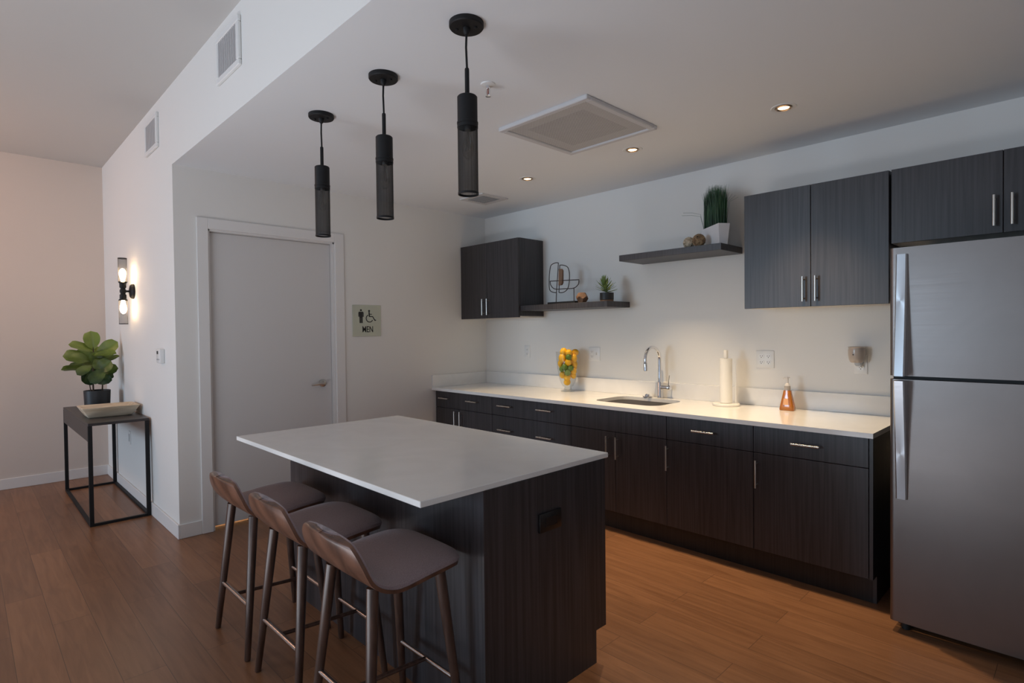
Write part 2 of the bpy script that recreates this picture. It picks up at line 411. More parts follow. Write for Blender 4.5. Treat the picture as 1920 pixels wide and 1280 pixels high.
# door casing and jambs
w = MB(); cw = .074
w.box(-.002, .016, DL-cw, DL, 0, DT+cw, .003, 1); w.box(-.002, .016, DR, DR+cw+.006, 0, DT+cw, .003, 1); w.box(-.002, .016, DL, DR, DT, DT+cw, .003, 1)
struct(w.build('trim_1', M['trim'], smooth=0), 'white painted casing around the grey door')
w = MB(); w.box(-.12, -.001, DL-.001, DL+.012, 0, DT); w.box(-.12, -.001, DR-.012, DR+.001, 0, DT); w.box(-.12, -.001, DL, DR, DT-.012, DT+.001)
w.box(-.12, -.094, DL+.012, DL+.028, 0, DT-.012); w.box(-.12, -.094, DR-.028, DR-.012, 0, DT-.012); w.box(-.12, -.094, DL+.012, DR-.012, DT-.028, DT-.012)
struct(w.build('trim_2', M['trim'], smooth=0), 'white door jamb with stop inside the casing')
d = struct(MB().box(-.092, -.048, DL+.014, DR-.014, .018, DT-.014, .002, 1).build('door_1', M['door'], smooth=0), 'flat grey restroom door with a chrome lever')
h = MB().lathe([(0, 0), (.031, 0), (.031, .004), (.027, .010), (.012, .013), (.011, .045), (0, .045)], (-.048, -1.742, .982), 28, 'x').build('door_handle', M['metal_silver'], d)
h['label'] = 'satin lever handle on round rose'
MB().tube([(-.008, -1.742, .982), (-.006, -1.765, .981), (-.004, -1.80, .979), (-.004, -1.838, .977), (-.008, -1.852, .976)], [.010, .0095, .009, .008, .006], 12).build('lever', M['metal_silver'], h)

# ------------------------------------------------------------------ lights
def area(name, loc, size, power, col, rot):
    L = bpy.data.lights.new(name, 'AREA'); L.shape = 'RECTANGLE'; L.size, L.size_y = size; L.energy = power; L.color = col
    o = bpy.data.objects.new(name, L); COL.objects.link(o); o.location = loc; o.rotation_euler = rot; return o
area('window_daylight', ((WX[0][0]+WX[0][1])/2, YF-.02, 1.5), (2.3, 2.3), 265, (.58, .79, 1.), (PI/2, 0, 0))
area('window_daylight', (XR+.02, (WY[0]+WY[1])/2, 1.5), (2.3, 3.2), 11, (.90, .94, 1.), (0, PI/2, 0))  # side fill added behind the made-up right window to brighten the door wall
area('ceiling_fill', (2.2, -4.75, .03), (2.2, 1.4), 56, (.90, .93, 1.), (PI, 0, 0))  # unseen upward fill lamp, added to lift the kitchen ceiling
def point(name, loc, power, col, rad):
    L = bpy.data.lights.new(name, 'POINT'); L.energy = power; L.color = col; L.shadow_soft_size = rad
    o = bpy.data.objects.new(name, L); COL.objects.link(o); o.location = loc; return o
point('hall_lamp', (-1.6, -4.9, 2.5), 26, (1., .52, .30), .15)
point('restroom_lamp', (-.6, -2.2, .8), 40, (1., .72, .40), .1)
w = SC.world = bpy.data.worlds.new('daylight'); w.use_nodes = True
w.node_tree.nodes['Background'].inputs[0].default_value = (.62, .78, 1., 1); w.node_tree.nodes['Background'].inputs[1].default_value = 1.2

# ------------------------------------------------------------------ ceiling downlights
def downlight(x, y, label):
    t = thing('recessed_downlight', (x, y, HC), label, 'downlight', 'recessed downlights over the counter')
    MB().lathe([(.036, -.001), (.052, -.004), (.060, -.004), (.063, 0), (.036, 0)], (x, y, HC), 40).build('trim_ring', M['plate'], t)
    MB().lathe([(.043, -.0045), (.036, -.008), (.029, -.005), (.027, -.002), (.043, -.002)], (x, y, HC), 36).build('inner_ring', M['brasscan'], t)
    MB().lathe([(0, -.0035), (.027, -.0035), (.027, -.001), (0, -.001)], (x, y, HC), 32).build('lamp_face', M['lamp_disc'], t)
    L = bpy.data.lights.new('downlight_beam', 'SPOT'); L.energy = 90; L.color = (1., .74, .45); L.spot_size = math.radians(76); L.spot_blend = .65; L.shadow_soft_size = .03
    o = bpy.data.objects.new('downlight_beam', L); COL.objects.link(o); o.location = (x, y, HC-.03)
downlight(1.35, -.765, 'small lit recessed downlight farthest left, above the far end of counter')
downlight(2.274, -.757, 'small lit recessed downlight in the ceiling beside the square grille corner')
downlight(3.196, -.752, 'lit recessed downlight farthest right, above the counter end near fridge')

# ceiling cassette grille
t = thing('ceiling_grille', (2.29, -1.325, HC), 'large square white perforated return air grille on the kitchen ceiling', 'air grille')
x0, x1, y0, y1 = 1.975, 2.605, -1.645, -1.005
w = MB(); fw = .035; z0, z1 = HC-.022, HC
w.box(x0, x1, y0, y0+fw, z0, z1, .004, 1); w.box(x0, x1, y1-fw, y1, z0, z1, .004, 1); w.box(x0, x0+fw, y0+fw, y1-fw, z0, z1, .004, 1); w.box(x1-fw, x1, y0+fw, y1-fw, z0, z1, .004, 1)
w.build('frame', M['louver'], t, 0)
def perf_mat(hole=(.30, .30, .30)):
    m, N, L, B = new_mat('perforated_metal')
    tc = N.new('ShaderNodeTexCoord'); v = N.new('ShaderNodeTexVoronoi'); v.inputs['Scale'].default_value = 130; v.inputs['Randomness'].default_value = 0.
    v.voronoi_dimensions = '2D'
    mp = N.new('ShaderNodeMapping'); mp.inputs['Rotation'].default_value = (0, 0, PI/4)
    L.new(tc.outputs['Object'], mp.inputs['Vector']); L.new(mp.outputs['Vector'], v.inputs['Vector'])
    r = N.new('ShaderNodeValToRGB'); r.color_ramp.elements[0].position = .30; r.color_ramp.elements[0].color = (*hole, 1)
    r.color_ramp.elements[1].position = .36; r.color_ramp.elements[1].color = (.60, .59, .58, 1)
    L.new(v.outputs['Distance'], r.inputs['Fac']); L.new(r.outputs['Color'], B.inputs['Base Color']); B.inputs['Roughness'].default_value = .6
    return m
MB().box(x0+fw, x1-fw, y0+fw, y1-fw, HC-.012, HC-.002).build('perforated_panel', perf_mat(), t, 0)
MB().box(2.29-.20, 2.29+.20, -1.325-.20, -1.325+.20, HC-.0124, HC-.011).build('neck_shade_panel', perf_mat((.10, .10, .10)), t, 0)  # panel added for its darker holes; shaded duct neck painted into the colour

# small ceiling vent
t = thing('ceiling_vent', (.65, -.585, HC), 'small square supply vent on the ceiling near the far corner', 'vent')
x0, x1, y0, y1 = .50, .80, -.735, -.435; w = MB(); fw = .05; z0 = HC-.010
w.box(x0, x1, y0, y0+fw, z0, HC, .003, 1); w.box(x0, x1, y1-fw, y1, z0, HC, .003, 1); w.box(x0, x0+fw, y0+fw, y1-fw, z0, HC, .003, 1); w.box(x1-fw, x1, y0+fw, y1-fw, z0, HC, .003, 1)
w.build('frame', M['louver'], t, 0)
w = MB()
for k in range(9):
    yy = y0+fw+.011+k*.0222
    w.box(x0+fw, x1-fw, yy-.005, yy+.005, HC-.011, HC-.001)
w.build('louvers', M['plate_grey'], t, 0)
MB().box(x0+fw, x1-fw, y0+fw, y1-fw, HC-.003, HC-.0005).build('backing', M['ductdark'], t, 0)

# wall registers on the bulkhead
def register(x0, x1, z0, z1, label):
    t = thing('wall_register', ((x0+x1)/2, YS, z0), label, 'air vent', 'supply registers on the bulkhead')
    fw = .032; y0 = YS-.018; w = MB()
    w.box(x0, x1, y0, YS, z0, z0+fw, .004, 1); w.box(x0, x1, y0, YS, z1-fw, z1, .004, 1); w.box(x0, x0+fw, y0, YS, z0+fw, z1-fw, .004, 1); w.box(x1-fw, x1, y0, YS, z0+fw, z1-fw, .004, 1)
    w.build('frame', M['plate'], t, 0)
    w = MB(); n = 15
    for k in range(n):
        xx = x0+fw+(x1-x0-2*fw)*(k+.5)/n
        w.box(xx-.0032, xx+.0032, y0+.003, YS-.002, z0+fw, z1-fw)
    w.build('louvers', M['louver'], t, 0)
    MB().box(x0+fw, x1-fw, YS-.003, YS-.0005, z0+fw, z1-fw).build('backing', M['ductdark'], t, 0)
register(.985, 1.332, 2.738, 2.990, 'white louvred air register on the bulkhead, nearer and larger in view')
register(-.687, -.33, 2.730, 2.978, 'white louvred air register on the bulkhead, farther one near back wall')

# sprinkler
t = thing('fire_sprinkler', (2.36, -2.067, HC), 'small pendent fire sprinkler on white ceiling plate', 'sprinkler')
X, Y = 2.36, -2.067
MB().lathe([(0, -.001), (.034, -.001), (.032, -.006), (.016, -.010), (.0, -.010)], (X, Y, HC), 32).build('escutcheon', M['plate'], t)
w = MB(); w.lathe([(0, -.010), (.010, -.010), (.010, -.022), (.006, -.024), (0, -.024)], (X, Y, HC), 16)
for sx in (-1, 1): w.tube([(X+sx*.007, Y, HC-.022), (X+sx*.012, Y, HC-.035), (X+sx*.009, Y, HC-.05), (X, Y, HC-.056)], .0022, 8)
w.lathe([(0, -.055), (.013, -.056), (.013, -.058), (0, -.060)], (X, Y, HC), 20)
w.build('frame', M['chrome'], t)
MB().lathe([(0, -.024), (.0025, -.025), (.003, -.04), (.002, -.054), (0, -.055)], (X, Y, HC), 10).build('glass_bulb', M['glass_red'], t)

# ------------------------------------------------------------------ pendants
def mesh_tube(w, cx, cy, z0, z1, r, nu, nv, hole, diamond=False):
    """perforated cylinder: every cell is a frame around a hole"""
    b = w.b
    if diamond:
        for sgn in (1, -1):
            for k in range(nu):
                pts = []
                for j in range(nv+1):
                    a = 2*PI*k/nu+sgn*2*PI*(z1-z0)/(r*2*PI)*j/nv*.75
                    pts.append((cx+r*math.cos(a), cy+r*math.sin(a), z0+(z1-z0)*j/nv))
                w.tube(pts, hole, 4, False)
        return
    for k in range(nu):
        a = 2*PI*k/nu; da = hole/r/2
        p = [(cx+r*math.cos(a+q), cy+r*math.sin(a+q)) for q in (-da, da)]
        vs = [b.verts.new((p[0][0], p[0][1], z0)), b.verts.new((p[1][0], p[1][1], z0)), b.verts.new((p[1][0], p[1][1], z1)), b.verts.new((p[0][0], p[0][1], z1))]
        b.faces.new(vs)
    S = nu
    for j in range(nv):
        z = z0+(z1-z0)*(j+.5)/nv
        lo = [b.verts.new((cx+r*math.cos(2*PI*k/S), cy+r*math.sin(2*PI*k/S), z-hole/2)) for k in range(S)]
        hi = [b.verts.new((cx+r*math.cos(2*PI*k/S), cy+r*math.sin(2*PI*k/S), z+hole/2)) for k in range(S)]
        for k in range(S): b.faces.new((lo[k], lo[(k+1) % S], hi[(k+1) % S], hi[k]))

def bulb_profile(s=1.): return [(0, 0), (.006*s, .001*s), (.016*s, .012*s), (.021*s, .028*s), (.022*s, .042*s), (.017*s, .065*s), (.012*s, .085*s), (.011*s, .105*s)]

def make_pendant(X, Y, label):
    t = thing('pendant_light', (X, Y, HC), label, 'pendant light', 'pendant lights over the island')
    cz = HC
    c = MB().lathe([(0, 0), (.0645, 0), (.0645, -.016), (.0615, -.020), (0, -.020)], (X, Y, cz), 48).build('canopy', M['black'], t)
    for a in (.6, .6+PI):
        w = MB(); w.lathe([(0, -.020), (.006, -.020), (.006, -.024), (.003, -.026), (0, -.026)], (X+.036*math.cos(a), Y+.036*math.sin(a), cz), 12)
        w.build('screw', M['black'], c)
    w = MB().lathe([(.014, -.020), (.013, -.034), (.008, -.044), (.0045, -.046), (0, -.046)], (X, Y, cz), 20); w.build('cord_grip', M['black'], t)
    MB().tube([(X, Y, cz-.04), (X-.0035, Y, cz-.09), (X-.001, Y, cz-.14), (X+.001, Y, cz-.18)], .0042, 10).build('cord', M['black'], t)
    MB().lathe([(0, 2.365), (.0075, 2.365), (.0085, 2.360), (.0085, 2.262), (0, 2.262)], (X, Y, 0), 20).build('stem', M['black'], t)
    MB().lathe([(0, 2.262), (.034, 2.262), (.0375, 2.258), (.0375, 2.166), (.0395, 2.165), (.0395, 2.158), (.0375, 2.157), (.0375, 2.150), (.030, 2.150), (0, 2.152)], (X, Y, 0), 48).build('socket_cap', M['black'], t)
    s = MB().lathe([(.0375, 1.90), (.0375, 2.152)], (X, Y, 0), 64).build('mesh_shade', M['finemesh'], t)
    for z in (1.900, 2.148):
        MB().lathe([(.0358, z-.004), (.0388, z-.004), (.0388, z+.004), (.0358, z+.004), (.0358, z-.004)], (X, Y, 0), 48).build('shade_rim', M['black'], s)
    w = MB().lathe([(r_, 2.028+z) for r_, z in bulb_profile(1.05)], (X, Y, 0), 28); b = w.build('bulb', M['bulbglass'], t)
    w = MB().lathe([(0, 2.135), (.011, 2.135), (.0115, 2.152), (0, 2.152)], (X, Y, 0), 16); w.build('bulb_base', M['metal_silver'], b)
    w = MB()
    for k in range(4):
        a = k*PI/2; w.tube([(X+.003*math.cos(a), Y+.003*math.sin(a), 2.135), (X+.009*math.cos(a), Y+.009*math.sin(a), 2.07), (X+.009*math.cos(a+PI/4), Y+.009*math.sin(a+PI/4), 2.062), (X+.003*math.cos(a+PI/2), Y+.003*math.sin(a+PI/2), 2.13)], .0008, 5)
    w.build('filament', M['metal_silver'], b)
    return t
PL = ['black mesh cylinder pendant lamp nearest the camera, rightmost of the row', 'black mesh cylinder pendant lamp in the middle of the row of pendants', 'black mesh cylinder pendant lamp farthest away, hanging before the door top']
p0 = make_pendant(2.692, -2.472, PL[0])
for (x, y), lb in zip(((2.105, -2.467), (1.488, -2.463)), PL[1:]):
    c = copy_tree(p0); c.location = (x, y, HC); c['label'] = lb

# ------------------------------------------------------------------ wall sconce
SX, SY, SZ = -1.25, -2.88, 1.752
t = thing('wall_sconce', (SX, YS, SZ), 'lit black wall sconce with two bulbs in mesh sleeves above the plant', 'wall lamp')
MB().lathe([(0, 0), (.060, 0), (.062, .004), (.060, .016), (.050, .026), (.030, .031), (0, .032)], (SX, YS, SZ), 40, '-y').build('backplate', M['black'], t)
MB().tube([(SX, YS-.028, SZ), (SX, SY, SZ)], .008, 14).build('arm', M['black'], t)
w = MB(); w.lathe([(0, -.072), (.029, -.072), (.029, -.068), (.024, -.064), (.024, -.03), (.018, -.026), (.018, -.014), (.023, -.010), (.023, .010), (.018, .014), (.018, .026), (.024, .03), (.024, .064), (.029, .068), (.029, .072), (0, .072)], (SX, SY, SZ), 32)
w.build('socket', M['black'], t)
for sg in (1, -1):
    w = MB(); z0, z1 = (SZ+.072, SZ+.272) if sg > 0 else (SZ-.272, SZ-.072)
    mesh_tube(w, SX, SY, z0, z1, .031, 20, 34, .0007, True)
    c = w.build('mesh_sleeve', M['blackmesh'], t)
    for z in ((z0+.003), (z1-.003)): w = MB().lathe([(.030, z-.003), (.0322, z-.003), (.0322, z+.003), (.030, z+.003), (.030, z-.003)], (SX, SY, 0), 36); w.build('sleeve_rim', M['black'], c)
    pr = [(r_*1.12, .11*1.12-z*1.12) for r_, z in bulb_profile()]
    w = MB().lathe([(r_, SZ+sg*(.062+z)) for r_, z in pr], (SX, SY, 0), 24)
    b = w.build('bulb', M['bulb_on'], t); b['label'] = 'glowing bulb'
    point('sconce_glow', (SX, SY-.001, SZ+sg*.135), 26., (1., .70, .42), .02)

# thermostat and blank plates on the left wall
t = thing('thermostat', (-.36, YS, 1.185), 'white wall thermostat with small display on the bright left wall', 'thermostat')
MB().box(-.405, -.297, YS-.030, YS, 1.185, 1.287, .006, 2).build('housing', M['plate'], t)
MB().box(-.385, -.345, YS-.0312, YS-.0295, 1.25, 1.272).build('display', M['slot'], t, 0)
for xx in (-.38, -.35, -.32): MB().box(xx-.007, xx+.007, YS-.0325, YS-.0295, 1.207, 1.217, .001, 1).build('button', M['plate_grey'], t, 0)

# ------------------------------------------------------------------ outlets
def duplex(parent, xc, y, zc):
    for dz in (-.020, .020):
        f_, q = MB(), MB()
        f_.prism(rrect(xc-.017, xc+.017, zc+dz-.0145, zc+dz+.0145, .009, 5), lambda u, v, d: (u, d, v), y, y-.0022)
        for dx in (-.0065, .0065): q.box(xc+dx-.0013, xc+dx+.0013, y-.0027, y-.0021, zc+dz-.001, zc+dz+.007)
        q.prism([(xc+.0028*math.cos(a*PI/4), zc+dz-.007+.0028*math.sin(a*PI/4)) for a in range(8)], lambda u, v, d: (u, d, v), y-.0021, y-.0027)
        f_.join(q).build('socket', M['plate'], parent, 0).data.materials.append(M['slot'])
def wall_outlet(xc, zc, gangs, label, name='power_outlet', cat='outlet', grp=None):
    wd = .070 if gangs == 1 else .117
    t = thing(name, (xc, 0, zc-.057), label, cat, grp)
    MB().box(xc-wd/2, xc+wd/2, -.006, 0, zc-.058, zc+.058, .003, 2).build('cover_plate', M['plate'], t)
    return t
t = wall_outlet(.587, 1.193, 1, 'single white wall outlet plate left of the fruit vase', grp='wall outlets over the counter')
duplex(t, .587, -.006, 1.193)
t = wall_outlet(1.38, 1.186, 2, 'white two-gang outlet and switch plate just right of the fruit vase', grp='wall outlets over the counter')
wf, ws = MB(), MB(); wf.box(1.357-.0165, 1.357+.0165, -.0085, -.006, 1.153, 1.219, .001, 1)
for dz in (-.02, .02):
    for dx in (-.0065, .0065): ws.box(1.357+dx-.0013, 1.357+dx+.0013, -.0091, -.0084, 1.186+dz-.001, 1.186+dz+.007)
    ws.box(1.357-.002, 1.357+.002, -.0091, -.0084, 1.186+dz-.009, 1.186+dz-.005)
wf.join(ws).build('socket', M['plate'], t, 0).data.materials.append(M['slot'])
MB().box(1.403-.005, 1.403+.005, -.018, -.006, 1.180, 1.200, .002, 1).build('toggle_switch', M['plate'], t, 0)
t = wall_outlet(2.799, 1.180, 2, 'white four-socket outlet plate right of the paper towel holder', grp='wall outlets over the counter')
for xx in (2.776, 2.822):
    duplex(t, xx, -.006, 1.180)
t = wall_outlet(3.360, 1.165, 1, 'white outlet plate under the plugged-in wax warmer', grp='wall outlets over the counter')
duplex(t, 3.360, -.006, 1.165)
# wax warmer
t = thing('wax_warmer', (3.352, -.05, 1.15), 'taupe ceramic plug-in wax warmer on the wall near fridge', 'wax warmer')
MB().lathe([(0, 1.178), (.028, 1.178), (.035, 1.184), (.041, 1.20), (.044, 1.225), (.045, 1.25), (.0425, 1.265), (.045, 1.270), (.043, 1.272), (.036, 1.268), (.034, 1.255), (0, 1.253)], (3.352, -.058, 0), 40).build('pot', M['warmer'], t)
MB().lathe([(0, 0), (.0035, 0), (.0035, .001), (0, .001)], (3.345, -.1020, 1.226), 12, '-y').build('vent_hole', M['slot'], t)
w = MB(); w.box(3.336, 3.370, -.045, -.0085, 1.15, 1.20, .006, 2); w.build('plug', M['plate'], t)
MB().lathe([(0, 0), (.016, 0), (.016, .004), (0, .006)], (3.353, -.044, 1.172), 20, '-y').build('dial', M['plate_grey'], t)
# outlet under the console table (on the left wall)
t = thing('blank_wall_plate', (-1.53, YS, .44), 'white outlet plate low on the wall behind console table', 'outlet')
MB().box(-1.565, -1.495, YS-.006, YS, .44, .555, .002, 1).build('cover_plate', M['plate'], t)
MB().box(-1.546, -1.514, YS-.008, YS-.006, .465, .53, .001, 1).build('receptacle', M['plate_grey'], t, 0)

# ------------------------------------------------------------------ restroom sign
SGY0, SGY1, SGZ0, SGZ1 = -1.495, -1.226, 1.357, 1.623
t = thing('restroom_sign', (0, (SGY0+SGY1)/2, SGZ0), 'square grey-green MEN restroom sign on wall beside the door', 'sign')
MB().box(.0, .007, SGY0, SGY1, SGZ0, SGZ1, .0015, 1).build('sign_plate', M['sign'], t, 0)
SW = SGY1-SGY0; sgp = lambda a, b: (SGY0+a*SW, SGZ1-b*(SGZ1-SGZ0))     # a, b in 0..1 from top left
fn = lambda u, v, d: (d, u, v)
def circ(a, b, r, n=20): return [(lambda q: (q[0]+r*math.cos(2*PI*k/n), q[1]+r*math.sin(2*PI*k/n)))(sgp(a, b)) for k in range(n)]
w = MB()
w.prism(circ(.288, .165, .0085), fn, .007, .0085)
body = [(.225, .215), (.352, .215), (.378, .24), (.378, .375), (.350, .375), (.350, .262), (.342, .262), (.342, .575), (.295, .575), (.295, .40), (.283, .40), (.283, .575), (.236, .575), (.236, .262), (.228, .262), (.228, .375), (.200, .375), (.200, .24)]
w.prism([sgp(*p) for p in body], fn, .007, .0085)
w.build('man_symbol', M['signink'], t, 0)
w = MB()
w.prism(circ(.575, .185, .0085), fn, .007, .0085)
def band(pts, wd, w):
    P = [Vector(sgp(*p)) for p in pts]; Lf, Rt = [], []
    for i, p in enumerate(P):
        dd = P[min(i+1, len(P)-1)]-P[max(i-1, 0)]; dd.normalize(); nn = Vector((-dd.y, dd.x))
        Lf.append(p+nn*wd/2); Rt.append(p-nn*wd/2)
    for i in range(len(P)-1):
        w.prism([tuple(Lf[i]), tuple(Lf[i+1]), tuple(Rt[i+1]), tuple(Rt[i])], fn, .007, .0085)
band([(.575, .22), (.582, .36)], .011, w); band([(.575, .365), (.70, .365), (.775, .485), (.80, .478)], .008, w); band([(.58, .29), (.675, .29)], .006, w)
band([(.588+.118*math.cos(a), .425+.118*math.sin(a)) for a in [math.radians(x) for x in range(25, 255, 10)]], .007, w)
band([(.765, .46), (.79, .49), (.82, .475)], .007, w)
w.build('wheelchair_symbol', M['signink'], t, 0)
cu = bpy.data.curves.new('MEN', 'FONT'); cu.body = 'MEN'; cu.size = .070; cu.offset = .0005; cu.extrude = .0008; cu.align_x = 'CENTER'
to = bpy.data.objects.new('tmp', cu); COL.objects.link(to); bpy.context.view_layer.update()
me = bpy.data.meshes.new_from_object(to.evaluated_get(bpy.context.evaluated_depsgraph_get())); bpy.data.objects.remove(to)
me.materials.clear(); me.materials.append(M['signink'])
ty, tz = sgp(.52, .865)
me.transform(Matrix.Translation((.0078, ty, tz)-rootloc(t) if False else Vector((.0078, ty, tz))-rootloc(t)) @ Matrix(((0, 0, 1, 0), (.74, 0, 0, 0), (0, 1.05, 0, 0), (0, 0, 0, 1))))
lt = bpy.data.objects.new('lettering', me); COL.objects.link(lt); lt.parent = t

# ------------------------------------------------------------------ kitchen base cabinets
FY, FT = -.655, .019          # front face of doors, door thickness
CT, CB = .870, .845           # worktop top / bottom
TZ = .14                      # plinth height
def bar_handle(parent, x, z, length, vertical, y=FY, name='handle'):
    w = MB(); h = length/2
    a, b = ((x, y-.032, z-h), (x, y-.032, z+h)) if vertical else ((x-h, y-.032, z), (x+h, y-.032, z))
    w.tube([a, b], .006, 14)
    for s in (-1, 1):
        q = (x, y, z+s*h*.76) if vertical else (x+s*h*.76, y, z)
        w.tube([q, (q[0], y-.032, q[2])], .0045, 10)
    return w.build(name, M['nickel'], parent)
def front(parent, name, x0, x1, z0, z1, y=FY):
    return MB().box(x0+.0015, x1-.0015, y, y+FT, z0+.0015, z1-.0015, .0012, 1).build(name, M['cab'], parent, 0)
def base_unit(x0, x1, label, layout, name='base_cabinet'):
    t = thing(name, ((x0+x1)/2, -.32, 0), label, 'cabinet', 'base cabinets under the long counter')
    MB().box(x0, x1, FY+FT+.001, -.02, TZ, CB).build('carcass', M['inner'], t, 0)
    MB().box(x0, x1, -.585, -.567, 0, TZ).build('plinth', M['toe'], t, 0)
    for kind, a, b, za, zb, hs in layout:
        p = front(t, kind, a, b, za, zb)
        for (hx, hz, ln, vert) in hs: bar_handle(p, hx, hz, ln, vert)
    return t
DZ0, DZ1 = .690, .843
base_unit(.012, .798, 'dark base cabinet in the far corner with one wide drawer over two doors', [
    ('drawer', .016, .798, DZ0, DZ1, [(.166, .778, .14, False), (.560, .778, .14, False)]),
    ('door', .016, .362, TZ, DZ0, [(.325, .60, .15, True)]), ('door', .362, .798, TZ, DZ0, [(.400, .60, .15, True)])])
base_unit(.798, 1.660, 'dark base cabinet of stacked wide drawers with two pulls each, below the fruit vase', [
    ('drawer', .798, 1.660, DZ0, DZ1, [(.972, .774, .155, False), (1.413, .780, .155, False)]),
    ('drawer', .798, 1.660, .415, DZ0, [(.972, .576, .155, False), (1.413, .571, .155, False)]),
    ('drawer', .798, 1.660, TZ, .415, [(.972, .30, .155, False), (1.413, .30, .155, False)])])
base_unit(1.660, 2.442, 'dark sink base cabinet with blank panel above two doors', [
    ('blank_panel', 1.660, 2.442, DZ0, DZ1, []),
    ('door', 1.660, 2.052, TZ, DZ0, [(1.995, .585, .15, True)]), ('door', 2.052, 2.442, TZ, DZ0, [(2.073, .585, .15, True)])], 'sink_cabinet')
base_unit(2.442, 2.991, 'dark base cabinet with one drawer and one door, right of the sink cabinet', [
    ('drawer', 2.442, 2.991, DZ0, DZ1, [(2.70, .770, .14, False)]), ('door', 2.442, 2.991, TZ, DZ0, [(2.456, .577, .155, True)])])
t = base_unit(2.991, 3.560, 'dark base cabinet at right end of the counter beside fridge', [
    ('drawer', 2.991, 3.558, DZ0, DZ1, [(3.272, .768, .14, False)]), ('door', 2.991, 3.558, TZ, DZ0, [(3.014, .573, .155, True)])])
w = MB(); w.box(3.560, 3.576, FY, -.005, TZ, CB); w.box(3.560, 3.576, -.585, -.005, 0, TZ)
e = w.build('end_panel', M['cab'], t, 0)

# worktop with sink cut-out
SX0, SX1, SY0, SY1 = 1.742, 2.275, -.515, -.115
def slab_hole(w, outer, inner, z0, z1):
    t = bmesh.new()
    def loop(P, z): return [t.verts.new((x, y, z)) for x, y in P]
    T = (loop(outer, z1), loop(inner, z1)); Bt = (loop(outer, z0), loop(inner, z0))
    for lv in (T, Bt):
        ed = []
        for lp in lv:
            for i in range(len(lp)): ed.append(t.edges.new((lp[i], lp[(i+1) % len(lp)])))
        bmesh.ops.triangle_fill(t, use_beauty=True, use_dissolve=False, edges=ed)
    for a, b in zip(T, Bt):
        for i in range(len(a)): t.faces.new((a[i], a[(i+1) % len(a)], b[(i+1) % len(a)], b[i]))
    bmesh.ops.recalc_face_normals(t, faces=t.faces)
    return w._merge(t)
wt = slab_hole(MB(), [(0.001, -.692), (3.585, -.692), (3.585, -.001), (0.001, -.001)], rrect(SX0, SX1, SY0, SY1, .09, 8), CB, CT).build('countertop', M['quartz'], None, 0)
tag(wt, 'long white quartz worktop running along the kitchen wall', 'countertop')
q = MB().box(0.001, 3.585, -.018, -.001, CT, .985, .0015, 1).build('backsplash', M['quartz'], wt, 0)
q = MB().box(0.001, .018, -.690, -.018, CT, .985, .0015, 1).build('backsplash', M['quartz'], wt, 0)
CT = .8706

# sink bowl
t = thing('kitchen_sink', ((SX0+SX1)/2, (SY0+SY1)/2, .66), 'undermount stainless steel sink bowl set in the long worktop', 'sink')
rows = []
for (g, z) in ((-.010, CB+.0005), (-.010, CB-.002), (.0, CB-.002), (.004, .76), (.012, .70), (.03, .672), (.07, .665)):
    rows.append([(x, y, z) for x, y in rrect(SX0+g, SX1-g, SY0+g, SY1-g, max(.09-g*.4, .03), 8)])
w = MB().grid(rows[1:], True)
rw = rrect(SX0+.07, SX1-.07, SY0+.07, SY1-.07, .062, 8)
w.b.faces.new([w.b.verts.new((x, y, .665)) for x, y in rw])
w.build('bowl', M['sink'], t, 50, 1e-5)
MB().lathe([(0, .668), (.025, .668), (.042, .6665), (.042, .6655), (0, .6655)], ((SX0+SX1)/2, (SY0+SY1)/2+.05, 0), 28).build('drain', M['chrome'], t)

# faucet
FX, FYY = 2.045, -.072
t = thing('kitchen_faucet', (FX, FYY, CT), 'tall chrome gooseneck faucet with side lever behind the sink', 'faucet')
MB().lathe([(0, CT), (.021, CT), (.022, CT+.004), (.019, CT+.010), (.018, CT+.012), (.018, CT+.115), (.015, CT+.122), (0, CT+.122)], (FX, FYY, 0), 32).build('body', M['chrome'], t)
pts = [(FX, FYY, CT+.115), (FX, FYY, 1.10), (FX, FYY, 1.165)]
for k in range(1, 17):
    a = PI-k*PI*1.03/16; pts.append((FX, FYY-.098-.098*math.cos(a)*1., 1.165+.092*math.sin(a)))
lp = Vector(pts[-1]); pts.append(tuple(lp+Vector((0, .001, -.012))))
MB().tube(pts, .0118, 18).build('spout', M['chrome'], t)
lp = Vector(pts[-1])
MB().tube([tuple(lp), tuple(lp+Vector((0, .001, -.004))), tuple(lp+Vector((0, .003, -.055))), tuple(lp+Vector((0, .003, -.058)))], [.0125, .0145, .0155, .013], 18).build('spray_head', M['chrome'], t)
hb = MB().tube([(FX+.012, FYY, .952), (FX+.060, FYY, .952), (FX+.062, FYY, .952), (FX+.086, FYY, .952), (FX+.090, FYY, .952)], [.0165, .0165, .0185, .0185, .016], 24).build('valve', M['chrome'], t)
MB().tube([(FX+.074, FYY, .968), (FX+.076, FYY, 1.0), (FX+.082, FYY, 1.045)], [.005, .004, .0035], 10).build('lever', M['chrome'], hb)
tag(recenter(MB().lathe([(0, CT), (.034, CT), (.036, CT+.004), (.034, CT+.009), (.020, CT+.012), (.018, CT+.022), (.013, CT+.026), (0, CT+.026)], (1.945, -.085, 0), 32).build('sink_hole_cover', M['chrome'])), 'low round chrome button cap on worktop left of the faucet', 'air switch')

